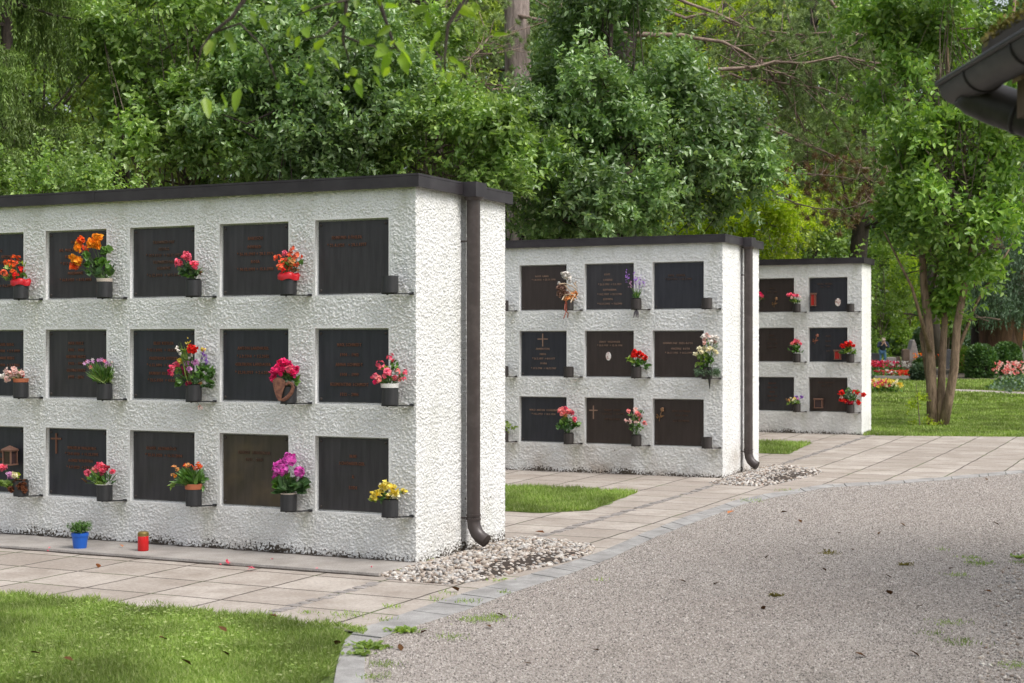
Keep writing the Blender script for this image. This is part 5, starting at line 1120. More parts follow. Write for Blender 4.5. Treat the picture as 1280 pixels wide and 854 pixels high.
lv = [(x_ + dx_, y_ + dy_, x_ + dx_ + ex_, y_ + dy_ + ey_, 20) for x_, y_, dx_, dy_, ex_, ey_ in [(a_, b_, random.uniform(-26, 26), random.uniform(-16, 12), random.uniform(-12, 12), random.uniform(4, 18)) for a_, b_ in [(300, 25), (345, 50), (365, 22), (400, 15), (430, 10), (432, 60), (470, 20), (490, 60), (515, 60), (556, 30), (556, 75), (590, 10), (450, 100), (480, 90), (395, 70), (385, 95)] * 3]] + [(270, 45, 262, 72, 30), (262, 50, 255, 78, 34), (282, 40, 300, 70, 28), (290, 52, 296, 86, 26), (258, 78, 262, 88, 14), (300, 110, 290, 145, 36), (310, 108, 320, 118, 18), (252, 118, 270, 112, 18), (256, 122, 262, 150, 34), (276, 118, 298, 152, 36), (365, 30, 352, 58, 30), (380, 36, 392, 62, 30), (375, 45, 368, 62, 20), (355, 78, 362, 96, 26), (345, 75, 330, 82, 22), (392, 62, 408, 48, 24), (402, 60, 412, 66, 20),
      (430, 8, 436, -8, 24), (426, 20, 440, 40, 26), (484, 62, 456, 78, 34), (488, 66, 476, 95, 32), (500, 60, 524, 86, 40), (502, 66, 512, 104, 38), (498, 52, 508, 76, 30), (470, 56, 488, 66, 28), (450, 56, 470, 50, 26), (446, 100, 452, 124, 30), (440, 84, 446, 104, 26), (516, 18, 538, 6, 34), (540, 20, 548, 6, 22), (534, 14, 536, 28, 24), (556, 90, 549, 100, 28), (558, 92, 566, 106, 30), (552, 84, 560, 98, 22), (544, 50, 532, 74, 22), (560, 72, 578, 82, 20), (494, 118, 510, 118, 16), (410, 72, 422, 80, 20), (375, 100, 388, 116, 14), (310, 30, 322, 12, 22), (330, 14, 350, 6, 24), (420, 0, 405, -10, 20), (588, 8, 600, 20, 20), (345, 104, 352, 122, 18)]
P = np.array([pD(a, b_, DB + random.uniform(-.12, .1)) for a, b_, c_, d_, e_ in lv]); E_ = np.array([pD(c_, d_, DB + random.uniform(-.1, .1)) for a, b_, c_, d_, e_ in lv]); Ls = np.array([e_ for *_, e_ in lv]) * DB / F * .98
V, Fc = leaf_geo(P, E_ - P, np.tile([0, -1., .5], (len(lv), 1)) + RNG.normal(size=(len(lv), 3)) * .35, Ls, Ls * .42, fold=.15, curl=.12)
P2 = np.concatenate([np.array(q[:3]) for q in twp[:3]]); c2_ = twigs(np.repeat(P2, 4, 0) + RNG.normal(size=(len(P2) * 4, 3)) * .2 + np.array([0, 0, .5]), rand_dirs(len(P2) * 4), .4, 7, .09, .036)
V, Fc = join([(V, Fc), c2_]); put('leaves', fast_mesh('leaves', V, Fc), L_cherry, o)

# ---- back row of tall trees, each its own
GT = 'tall trees closing the background'
back = [  # px, D, crown centre y, rx, ry (pixels), material, label
    (-60, 34, 20, 230, 260, L_back, 'broad green tree behind the weeping spruce'), (150, 38, 40, 190, 260, L_back2, 'olive green tree behind the laurel shrub'), (330, 36, 60, 180, 250, L_back, 'mid green tree showing over the shrub with a stout trunk'),
    (480, 42, 60, 170, 260, L_back2, 'tree with light foliage left of the pale trunk'), (610, 46, 40, 160, 260, L_backD, 'deep green tree directly behind the pale pine trunk'), (760, 44, 70, 170, 280, L_backD, 'dark tree behind the holly'),
    (900, 42, 90, 170, 270, L_back2, 'olive tree showing between the bare pine limbs'), (1010, 50, 130, 150, 290, L_backD, 'deep green tree above the farthest wall'), (1075, 40, 240, 70, 190, L_back, 'narrow green tree right behind the end of the farthest wall')]
for i, (px, D, cy, rx, ry, m_, lab) in enumerate(back):
    k = D / F; n = int(rx * k * ry * k * 17)
    bl = [blob(px, cy, D, rx, ry, rx * k * .7)] + [blob(px + RNG.uniform(-.6, .6) * rx, cy + RNG.uniform(-.6, .6) * ry, D - RNG.uniform(.2, .6) * rx * k, rx * .42, ry * .34, rx * k * .35) for _ in range(5)]
    tree('background_tree', lab, 'tree', gp(px, D), pD(px + 5, -200, D), .28, bl, m_, M_barkD, n, 6, 10, .16, .09, GT, .55, .5, 30, .06, seed=20 + i, shape='kite', inner=.5)
# yellow green hedge-like shrubs over the graves on the right
for i, (px, D, cy, rx, ry, m_, lab) in enumerate([(1100, 62, 385, 34, 85, L_fresh, 'yellow green columnar bush behind the bending person'), (1138, 66, 390, 26, 66, L_yell, 'bright yellow bush behind the headstones'), (1185, 90, 380, 60, 60, L_fresh, 'pale sunlit bush far between the tree stems'), (1225, 95, 400, 40, 40, L_yell, 'pale yellow bush seen under the cedar')]):
    k = D / F; tree('ornamental_bush', lab, 'bush', gp(px, D), pD(px, cy, D), .08, [blob(px, cy, D, rx, ry, rx * k)], m_, M_barkG, int(rx * ry * .05), 6, 9, .16 * D / 62, .09 * D / 62, 'bushes beyond the graves', .45, .45, 12, .03, seed=40 + i, shape='kite', inner=.5)
# right side background
for i, (px, D, cy, rx, ry, m_, lab) in enumerate([(1168, 58, 150, 100, 200, L_back, 'green tree behind the three stemmed tree'), (1260, 64, 190, 130, 190, L_backD, 'dark tree behind the cedar at the right edge'), (1340, 60, 140, 100, 260, L_backD, 'dark tree mostly outside the right edge')]):
    k = D / F; n = int(rx * k * ry * k * 8); tree('background_tree', lab, 'tree', gp(px, D), pD(px + 5, 40, D), .3, [blob(px, cy, D, rx, ry, rx * k * .8)], m_, M_barkD, n, 6, 10, .19, .11, GT, .7, .6, 30, .06, seed=50 + i, shape='kite', inner=.5)
# cedar with the thick reddish trunk
b = gp(1252, 50); kk = 50 / F
o = empty('cedar_tree', b, 0, 'cedar with a thick reddish forked trunk behind the clipped shrubs', 'tree')
mb = MB(); mb.tube([b, pD(1250, 440, 50), pD(1247, 400, 50), pD(1240, 360, 50), pD(1235, 200, 50)], [.75, .66, .62, .5, .3], 14); mb.tube([pD(1256, 450, 50), pD(1264, 410, 49.9), pD(1275, 375, 49.8), pD(1290, 330, 49.6)], [.5, .42, .36, .3], 12); mb.build('trunk', M_barkR, o, smooth=True)
mb = MB(); mb.tube([gp(1228, 51), pD(1228, 420, 51), pD(1229, 360, 51), pD(1231, 250, 51)], [.42, .38, .34, .3], 12); mb.build('second_trunk', M_barkD, o, smooth=True)
n = 1500; P = np.array([pD(RNG.uniform(1195, 1330), 395 - abs(RNG.normal()) * 75, 48.6 + RNG.uniform(-1.5, 2.5)) for _ in range(n)])
V, Fc = join([needle_strands(P, RNG.uniform(.2, .6, n), 16, .13, .035), twigs(P, RNG.normal(size=(n, 3)) * np.array([1, 1, .25]), .6, 16, .13, .03, shape='kite')]); put('crown', fast_mesh('crown', V, Fc), L_cedar, o)
# a wood so far off that it reads as one mass
n = 9000; px = RNG.uniform(-300, 1600, n); D = RNG.uniform(85, 125, n); py = 440 - RNG.uniform(0, 1, n) ** .8 * 520
keep = ~((px > 1195) & (px < 1246) & (py < 75)); px, py, D = px[keep], py[keep], D[keep]
P = np.stack([(px - 640) / F * D, D, EYE + (HY - py) / F * D], 1); n = len(P)
V, Fc = twigs(np.repeat(P, 5, 0) + RNG.normal(size=(n * 5, 3)) * 1.0, rand_dirs(n * 5), 1.4, 9, .62, .36, shape='kite'); w_ = put('far_wood', fast_mesh('far_wood', V, Fc), L_backD); tag(w_, 'dark wood far behind everything', 'wood', kind='stuff')

# ---- clipped shrubs, graves and flower beds beyond the lawn
def clipped(px, py, D, rx, ry, lab):
    k = D / F; c = np.array(pD(px, py, D)); r = np.array([rx * k, rx * k, ry * k]); o = empty('clipped_shrub', gp(px, D), 0, lab, 'shrub', 'clipped shrubs in front of the cedar')
    d = rand_dirs(5200); q = np.sign(d) * abs(d) ** .8; P = c + q * r * (1 + .05 * lump(d)[:, None]) * RNG.uniform(.86, 1.02, (5200, 1))
    V, Fc = leaf_geo(P, d + RNG.normal(size=d.shape) * .6, d + RNG.normal(size=d.shape) * .4, .11, .06, shape='kite'); 
    m = MB(); m.lathe([(0, -.94), (.5, -.86), (.84, -.5), (.9, 0), (.84, .5), (.5, .86), (0, .94)], (0, 0, 0), 18); m.v = [(c[0] + x * r[0] * .92, c[1] + y * r[1] * .92, c[2] + z * r[2] * .95) for x, y, z in m.v]
    put('leaves', fast_mesh('leaves', V, Fc), L_box, o); m.build('twig_core', M_barkD, o)
clipped(1227, 460, 45, 17, 28, 'left rounded clipped shrub in front of the cedar'); clipped(1259, 455, 47, 16, 25, 'right rounded clipped shrub in front of the cedar')
def bed(px0, px1, py, hgt, D, items, lab, name='flower_bed', cat='flower bed', edge=None):
    """a bed of flowers: ground cover mound with blossoms; items = [(colour, share)]"""
    k = D / F; x0, x1 = (px0 - 640) * k, (px1 - 640) * k; zc = EYE + (HY - py) * k; o = empty(name, ((x0 + x1) / 2, D, ground((x0 + x1) / 2, D)), 0, lab, cat, 'planted flower beds beyond the lawn')
    n = int((x1 - x0) * 420); dp = .9; gz0 = ground((x0 + x1) / 2, D)
    P = np.stack([RNG.uniform(x0, x1, n), D + RNG.uniform(-dp, dp, n), np.zeros(n)], 1); e = np.clip(np.minimum(P[:, 0] - x0, x1 - P[:, 0]) / .3, .3, 1); P[:, 2] = gz0 + hgt * RNG.uniform(.1, .9, n) * e
    V, Fc = leaf_geo(P, rand_dirs(n) + np.array([0, 0, .5]), rand_dirs(n), .10, .06, shape='kite'); put('leaves', fast_mesh('leaves', V, Fc), L_plant, o)
    s = 0
    for col, a, b_ in items:
        m = int((x1 - x0) * (b_ - a) * 110); P = np.stack([x0 + (x1 - x0) * RNG.uniform(a, b_, m), D + RNG.uniform(-dp, dp, m), gz0 + hgt * RNG.uniform(.6, 1.1, m)], 1)
        V, Fc = leaf_geo(np.repeat(P, 6, 0), rand_dirs(m * 6) + np.array([0, -.4, .5]), rand_dirs(m * 6), .048, .045, curl=.2); put('blossoms', fast_mesh('blossoms', V, Fc), PCOL[col], o)
    if edge: MB().box(x0 - .1, x1 + .1, D - dp - .25, D - dp - .02, gz0 - .05, gz0 + .12).build('stone_edging', edge, o)
    return o
bD = at(1120, 473)[1]
bed(1086, 1148, 470, .22, bD - 1, [('red', .45, 1.0), ('coral', .4, .95), ('white', .3, .5), ('bordeaux', .2, .5)], 'orange red and white flower bed with a mossy stone edge', edge=M_stone)
bed(1086, 1130, 464, .36, bD + 4, [('pink', 0, .8), ('hotpink', .1, .7), ('white', .45, 1.0), ('red', 0, .3)], 'pink and white flower bed beside the bending person')
bed(1084, 1118, 487, .28, at(1100, 492)[1], [('yellow', .0, 1.0), ('pink', 0, .55), ('yellow', .1, 1.0), ('cream', .3, 1)], 'small yellow bed with pink blooms at the back next to the farthest wall')
bed(1246, 1300, 487, .40, at(1265, 490)[1] , [('palepink', .2, .22)], 'spreading grey green juniper with pink begonias behind it', 'juniper_bed', 'flower bed')
bed(1252, 1272, 470, .62, at(1265, 490)[1] + 1.2, [('salmon', 0, 1), ('palepink', 0, 1)], 'pink begonia cushion above the juniper')
for c_ in bpy.data.objects['juniper_bed'].children:
    if c_.name.startswith('leaves'): c_.data.materials[0] = L_cedar
def stone_prism(name, lab, px, D, wpx, top, bot, m, outline, thick=.22, cat='headstone', text=None):
    k = D / F; x0 = (px - 640) * k; g = ground(x0, D); H = (bot - top) * k; o = MB(); v = []
    z0 = EYE + (HY - bot) * k; z0 = min(z0, g); H = EYE + (HY - top) * k - z0
    n = len(outline)
    for y in (-thick / 2, thick / 2): v += [(x0 + a * wpx * k * .5, D + y, z0 + b * H) for a, b in outline]
    o.add(v, [tuple(range(n)), tuple(range(2 * n - 1, n - 1, -1))] + [(i + n, (i + 1) % n + n, (i + 1) % n, i) for i in range(n)])
    ob = o.build(name, m); tag(ob, lab, cat, 'gravestones beyond the lawn'); 
    bv = ob.modifiers.new('bevel', 'BEVEL'); bv.width = .02; bv.segments = 2; return ob
SL = [(-1, 0), (1, 0), (1, .93), (.7, 1), (-.6, 1), (-1, .95)]; RN = [(-1, 0), (1, 0), (.98, .6), (.7, .88), (.3, 1), (-.2, .98), (-.7, .85), (-1, .5)]; PT = [(-1, 0), (1, 0), (.9, .3), (.45, .75), (.12, 1), (-.15, .98), (-.5, .7), (-.9, .3)]
stone_prism('headstone', 'tall dark upright slab in front of the pointed grey stone', 1132, bD + 8, 9, 437, 465, M_stoneB, SL)
stone_prism('headstone', 'pointed grey boulder headstone rising behind the dark slab', 1140, bD + 9.5, 17, 425, 464, M_stone, PT, .5)
stone_prism('headstone', 'rounded black headstone with white ornament behind bright flowers', 1153, bD + 7, 17, 445, 462, M_stoneD, RN, .3)
stone_prism('headstone', 'low pale rectangular stone beside the bending person', 1114, bD + 6, 11, 447, 463, concrete('pale_grave_stone', (.42, .36, .34), (.55, .48, .46)), SL, .2)
stone_prism('headstone', 'dark low slab at the far left next to the wall end', 1091, bD + 8, 16, 442, 462, M_stoneD, SL, .2)
stone_prism('headstone', 'small brown rounded stone between the pale stone and the slab', 1122, bD + 6.5, 7, 446, 463, M_stoneB, RN, .3)
stone_prism('headstone', 'dark blue grey headstone seen between the tree stems', 1185, bD + 9, 12, 437, 462, M_stoneD, RN, .3)
stone_prism('headstone', 'pale leaning headstone at the right edge', 1276, 62, 12, 436, 458, M_stone, PT, .3)
def globe(px, py, D, r, lm_, lab, nm='conifer_shrub', ht=1.0, cat='shrub'):
    k = D / F; c = np.array(pD(px, py, D)); n = 1400; d = rand_dirs(n); P = c + d * np.array([r, r, r * ht]) * k * RNG.uniform(.6, 1.05, (n, 1))
    V, Fc = leaf_geo(P, d + RNG.normal(size=d.shape) * .6, rand_dirs(n), .14, .06, shape='kite'); o = empty(nm, gp(px, D), 0, lab, cat, 'small shrubs among the graves'); put('leaves', fast_mesh('leaves', V, Fc), lm_, o)
    g_ = gp(px, D); MB().tube([g_, (c[0], c[1], c[2])], [.04, .02], 6).build('stem', M_barkD, o)
globe(1149, 428, bD + 12, 6, L_cedar, 'narrow blue green cypress behind the headstones', ht=2.6)
globe(1152, 467, bD - 3, 12, L_cedar, 'low grey green shrub left of the tree stems', ht=.8)
globe(1153, 457, bD + 3, 9, L_box, 'flat dark green cushion below the black headstone', ht=.7)
globe(1204, 455, bD + 4, 12, L_fresh, 'pale green bush just right of the tree stems', ht=1.6)
globe(1208, 432, bD + 14, 12, L_cedar, 'bluish conifer bush behind the tree stems', ht=1.0)
globe(1206, 446, bD + 10, 9, PCOL['salmon'], 'salmon flowering shrub between stem and clipped shrub', 'flowering_shrub', .9)
globe(1276, 415, 78, 14, PCOL['apricot'], 'orange flowering shrub glowing at the right edge behind the cedar', 'flowering_shrub', .7)
bed(1148, 1164, 439, .5, bD + 8.5, [('orange', 0, 1), ('orangered', 0, 1), ('yellow', .4, 1)], 'orange flowers standing on top of the grave by the tree stem')
for c_ in bpy.data.objects: pass

# ---- a person bending over a grave
pk = 59.0 / F; PX0, PY0, _ = gp(1103, 59); PZ0 = EYE + (HY - 466) * pk; PZ0 = ground(PX0, PY0); hs_ = (EYE + (HY - 424) * pk - PZ0) / 1.60
def skin_mesh(name, verts, edges, rad, m, parent, sub=2):
    me = bpy.data.meshes.new(name); me.from_pydata([(PX0 + x * hs_ * 1.15, PY0 + y * hs_, PZ0 + z * hs_) for x, y, z in verts], edges, []); me.update()
    ob = put(name, me, m, parent); md = ob.modifiers.new('skin', 'SKIN')
    for i, r in enumerate(rad):
        sv = me.skin_vertices[0].data[i]; sv.radius = (r * hs_, r * hs_)
    me.skin_vertices[0].data[0].use_root = True; s2 = ob.modifiers.new('sub', 'SUBSURF'); s2.levels = sub; s2.render_levels = sub
    return ob
M_skin = mat('skin', (.55, .33, .25), .5); M_jack = mat('navy_jacket', (.035, .045, .08), .8); M_jean = mat('blue_jeans', (.10, .20, .38), .85); M_hair = mat('grey_blond_hair', (.42, .34, .27), .7); M_shoe = mat('dark_shoes', (.03, .025, .02), .6)
per = empty('person', (PX0, PY0, PZ0), 0, 'person in navy jacket and blue jeans bending forward with hands at the face', 'person')
V_ = [(0, 0, .90), (0, -.02, 1.10), (0, -.14, 1.30), (0, -.22, 1.42), (0, -.30, 1.47), (0, -.36, 1.52),
      (-.20, -.14, 1.34), (-.27, -.22, 1.10), (-.10, -.42, 1.24), (-.05, -.44, 1.34), (.20, -.14, 1.34), (.27, -.22, 1.10), (.10, -.42, 1.20), (.05, -.44, 1.30),
      (-.10, 0, .86), (-.12, -.04, .48), (-.13, .02, .07), (-.14, -.12, .03), (.10, 0, .86), (.13, -.05, .48), (.14, .02, .07), (.16, -.12, .03),
      (-.03, -.45, 1.40), (-.055, -.45, 1.40), (.03, -.45, 1.37), (.055, -.45, 1.37), (-.015, -.45, 1.39), (.012, -.45, 1.36)]
E_2 = [(0, 1), (1, 2), (2, 3), (3, 4), (4, 5), (2, 6), (6, 7), (7, 8), (8, 9), (2, 10), (10, 11), (11, 12), (12, 13), (0, 14), (14, 15), (15, 16), (16, 17), (0, 18), (18, 19), (19, 20), (20, 21), (9, 22), (9, 23), (13, 24), (13, 25), (9, 26), (13, 27)]
skin_mesh('body', V_, E_2, [.14, .14, .15, .06, .10, .09, .06, .045, .035, .03, .06, .045, .035, .03, .085, .06, .04, .035, .085, .06, .04, .035] + [.012] * 6, M_skin, per)
skin_mesh('jacket', [(0, 0, .88), (0, -.02, 1.10), (0, -.14, 1.32), (0, -.20, 1.39), (-.20, -.14, 1.35), (-.28, -.22, 1.10), (-.12, -.40, 1.22), (.20, -.14, 1.35), (.28, -.22, 1.10), (.12, -.40, 1.18)], [(0, 1), (1, 2), (2, 3), (2, 4), (4, 5), (5, 6), (2, 7), (7, 8), (8, 9)], [.185, .18, .18, .10, .09, .068, .052, .09, .068, .052], M_jack, per)
skin_mesh('jeans', [(0, 0, .90), (-.10, 0, .84), (-.12, -.04, .48), (-.13, .02, .10), (.10, 0, .84), (.13, -.05, .48), (.14, .02, .10)], [(0, 1), (1, 2), (2, 3), (0, 4), (4, 5), (5, 6)], [.155, .105, .08, .065, .105, .08, .065], M_jean, per)
for s in (-1, 1): skin_mesh('shoe', [(s * .135, .05, .05), (s * .14, -.05, .045), (s * .15, -.16, .035)], [(0, 1), (1, 2)], [.055, .05, .035], M_shoe, per)
skin_mesh('hair', [(0, -.27, 1.53), (0, -.32, 1.575), (0, -.24, 1.46)], [(0, 1), (0, 2)], [.095, .075, .07], M_hair, per)

# ---- hut with gutter at the upper right
hut = empty('garden_hut', (3.0, 2.0, 0), 0, 'wooden hut whose mossy eave and dark gutter poke into the upper right corner', 'hut')
M_gut = mat('dark_gutter_metal', (.024, .021, .020), .5, 0, .35); t = NT(M_gut); t.base(t.mix(t.ramp(t.noise(9, 5), [(.4, 0.), (.7, 1.)]), (.017, .015, .014), (.042, .038, .035)))
M_wood = mat('weathered_boards', (.10, .065, .042), .85); t = NT(M_wood); mp = t.n('Mapping'); t.l(t.co(), mp.inputs[0]); mp.inputs['Scale'].default_value = (12, 12, 1); t.base(t.mix(t.noise(2, 5, .6, mp.outputs[0]), (.05, .033, .022), (.16, .11, .07)))
M_woodl = mat('pale_rafter_wood', (.30, .22, .16), .8); M_tile = mat('dark_roof_tiles', (.06, .045, .04), .8)
GX, GZ_, GY0, GY1, gr = 1.468, 2.343, -1.5, 5.0, .066
g = MB(); seg = 16; v = []
for y in (GY0, GY1):
    for rr in (gr, gr - .004):
        for k in range(seg + 1): a = math.pi * k / seg; v.append((GX - math.cos(a) * rr, y, GZ_ - math.sin(a) * rr))
n = seg + 1; f = []
for k in range(seg): f += [(k, k + 1, 2 * n + k + 1, 2 * n + k), (n + k, 3 * n + k, 3 * n + k + 1, n + k + 1)]
f.append(tuple(range(3 * n - 1, 2 * n - 1, -1))); g.add(v, f)
g.tube([(GX - gr - .003, GY0, GZ_ + .004), (GX - gr - .003, GY1 + .003, GZ_ + .004)], .009, 8)
gut = g.build('gutter', M_gut, hut, smooth=True); smooth_by_angle(gut.data)
r = MB()
for y in (4.72, 4.28, 3.4, 2.4): r.tube([(GX - math.cos(a) * (gr + .002), y, GZ_ - math.sin(a) * (gr + .002)) for a in [math.pi * k / 12 for k in range(13)]], .004, 6)
r.build('gutter_bracket', M_gut, hut, smooth=True)
p = MB(); P_ = [(GX - .012, 4.90, GZ_ - .035), (GX + .02, 4.90, GZ_ - .055), (GX + .07, 4.85, GZ_ - .085), (GX + .16, 4.78, GZ_ - .135), (GX + .30, 4.67, GZ_ - .22), (GX + .46, 4.54, GZ_ - .32), (GX + .49, 4.52, GZ_ - .40), (GX + .49, 4.52, .1)]
p.tube(P_, [.052, .060, .066, .066, .066, .066, .066, .066], 18); o = p.build('downpipe', M_gut, hut, smooth=True)
p = MB()
for a_, b_ in ((3, 4), (4, 5)): q = Vector(P_[a_]) * .75 + Vector(P_[b_]) * .25; d_ = (Vector(P_[b_]) - Vector(P_[a_])).normalized(); p.tube([q, q + d_ * .012], .071, 18)
q = Vector(P_[2]) * .3 + Vector(P_[3]) * .7; p.tube([q, q + (Vector(P_[3]) - Vector(P_[2])).normalized() * .012], .071, 18); p.build('pipe_collar', M_gut, hut, smooth=True)
sl = math.tan(R(27)); rf = MB()
def roofp(x, y, dz): return (x, y, GZ_ + .018 + (x - 1.44) * sl + dz)
RY1 = 4.66
rf.add([roofp(1.44, GY0, 0), roofp(1.44, RY1, 0), roofp(3.9, RY1, 0), roofp(3.9, GY0, 0), roofp(1.44, GY0, .045), roofp(1.44, RY1, .045), roofp(3.9, RY1, .045), roofp(3.9, GY0, .045)], [(0, 3, 2, 1), (4, 5, 6, 7), (0, 1, 5, 4), (1, 2, 6, 5), (2, 3, 7, 6), (3, 0, 4, 7)])
for k in range(9):
    x0 = 1.46 + k * .27; rf.add([roofp(x0, GY0, .046), roofp(x0, RY1 + .02, .046), roofp(x0 + .30, RY1 + .02, .052), roofp(x0 + .30, GY0, .052), roofp(x0, GY0, .066), roofp(x0, RY1 + .02, .066), roofp(x0 + .30, RY1 + .02, .072), roofp(x0 + .30, GY0, .072)], [(4, 5, 6, 7), (0, 1, 5, 4), (1, 2, 6, 5), (3, 0, 4, 7), (0, 3, 2, 1), (2, 3, 7, 6)])
rf.build('roof', M_tile, hut)
MB().box(1.545, 1.575, GY0, RY1 - .01, GZ_ - .16, GZ_ + .02).build('eave_board', M_wood, hut)
MB().box(1.58, 1.99, GY0, RY1 - .02, GZ_ - .17, GZ_ - .145).build('soffit', M_wood, hut)
rf = MB(); q_ = lambda x, y, dz: (x, y, GZ_ + .018 + (3.9 - 1.44) * sl - (x - 3.9) * sl + dz)
rf.add([q_(3.91, GY0, 0), q_(3.91, RY1, 0), q_(6.3, RY1, 0), q_(6.3, GY0, 0), q_(3.91, GY0, .07), q_(3.91, RY1, .07), q_(6.3, RY1, .07), q_(6.3, GY0, .07)], [(0, 3, 2, 1), (4, 5, 6, 7), (0, 1, 5, 4), (1, 2, 6, 5), (2, 3, 7, 6), (3, 0, 4, 7)]); rf.build('roof', M_tile, hut)
ra = MB()
for y in (4.52, 3.7, 2.9, 2.1, 1.3, .5, -.3, -1.1):
    ra.add([roofp(x, yy, dz) for x in (1.50, 3.85) for yy in (y - .04, y + .04) for dz in (-.12, -.004)], [(0, 1, 3, 2), (4, 6, 7, 5), (0, 4, 5, 1), (2, 3, 7, 6), (0, 2, 6, 4), (1, 5, 7, 3)])
ra.build('rafter', M_woodl, hut)
wl_ = MB()
for k in range(30): y0 = -1.2 + k * .185; wl_.box(1.995, 2.03, y0, y0 + .18, .05, 2.55) if y0 + .18 < 4.3 else None
wl_.box(2.031, 5.8, -1.2, 4.3, .05, 2.45); wl_.add([(2.04, 4.29, 2.45), (5.78, 4.29, 2.45), (3.9, 4.29, 3.45), (2.04, 4.22, 2.45), (5.78, 4.22, 2.45), (3.9, 4.22, 3.45)], [(0, 1, 2), (5, 4, 3)])
wl_.build('wall', M_wood, hut)
n = 2600; yy = RNG.uniform(GY0, RY1 + .03, n); xx = 1.44 + abs(RNG.normal(size=n)) * .10; cl = (np.sin(yy * 9) + np.sin(yy * 23 + 1) + np.sin(yy * 41)) / 3
P = np.stack([xx, yy, GZ_ + .018 + (xx - 1.44) * sl + .05 + RNG.uniform(0, 1, n) * (.022 + .018 * cl)], 1)
V, Fc = leaf_geo(np.repeat(P, 4, 0) + RNG.normal(size=(n * 4, 3)) * .008, rand_dirs(n * 4) + np.array([0, 0, .3]), rand_dirs(n * 4), .022, .010, shape='kite'); put('moss', fast_mesh('moss', V, Fc), L_moss, hut)

# unseen tree added outside the right edge so its crown darkens the gravel corner
tree('added_shade_tree', 'unseen tree added outside the right edge to shade the corner of the gravel', 'tree', (6.5, 7.1, ground(6.5, 7.1)), (6.5, 7.1, 4.6), .14, [(6.4, 7.2, 4.2, 2.2, 2.3, 1.8)], L_fresh, M_barkG, 620, 6, 9, .10, .06, None, .4, .35, 30, .02, seed=77)

# ---- pebbles under the downpipes
def ico():
    import bmesh
    b = bmesh.new(); bmesh.ops.create_icosphere(b, subdivisions=1, radius=1); V = np.array([v.co[:] for v in b.verts]); Fc = np.array([[v.index for v in f.verts] for f in b.faces])
    b.free(); b = bmesh.new(); bmesh.ops.create_icosphere(b, subdivisions=2, radius=1); V2 = np.array([v.co[:] for v in b.verts]); F2 = np.array([[v.index for v in f.verts] for f in b.faces]); b.free(); return V, Fc, V2, F2
IV, IF, IV2, IF2 = ico()
OV = np.array([[1, 0, 0], [-1, 0, 0], [0, 1, 0], [0, -1, 0], [0, 0, 1], [0, 0, -1.]]); OF = np.array([[0, 2, 4], [2, 1, 4], [1, 3, 4], [3, 0, 4], [2, 0, 5], [1, 2, 5], [3, 1, 5], [0, 3, 5]])
def in_poly(P, poly):
    x, y = P[:, 0], P[:, 1]; c = np.zeros(len(P), bool); n = len(poly)
    for i in range(n):
        x0, y0 = poly[i]; x1, y1 = poly[(i + 1) % n]; t_ = ((y0 > y) != (y1 > y)) & (x < (x1 - x0) * (y - y0) / (y1 - y0 + 1e-12) + x0); c ^= t_
    return c
def sample(poly, n):
    A = np.array(poly); lo, hi = A.min(0), A.max(0); out = np.zeros((0, 2))
    while len(out) < n: p = RNG.uniform(lo, hi, (n * 2, 2)); out = np.concatenate([out, p[in_poly(p, poly)]])
    return out[:n]
def edge_dist(P, poly):
    d = np.full(len(P), 1e9)
    for i in range(len(poly)):
        a = np.array(poly[i]); b = np.array(poly[(i + 1) % len(poly)]); ab = b - a; t_ = np.clip(((P - a) @ ab) / (ab @ ab), 0, 1); d = np.minimum(d, np.linalg.norm(P - (a + t_[:, None] * ab), axis=1))
    return d
M_peb = mat('river_pebbles', (.5, .45, .4), .7); t = NT(M_peb); g_ = t.n('NewGeometry')
pc = t.ramp(g_.outputs['Random Per Island'], [(0, (.12, .10, .085)), (.15, (.27, .215, .17)), (.35, (.42, .36, .30)), (.55, (.48, .44, .40)), (.72, (.29, .28, .27)), (.9, (.66, .62, .57)), (1, (.22, .14, .095))])
pc = t.mix(1.0, pc, t.ramp(t.noise(60, 3), [(.3, .8), (.65, 1.08)]), 'MULTIPLY'); t.base(pc); t.bump(t.noise(150, 2), .002, .4)
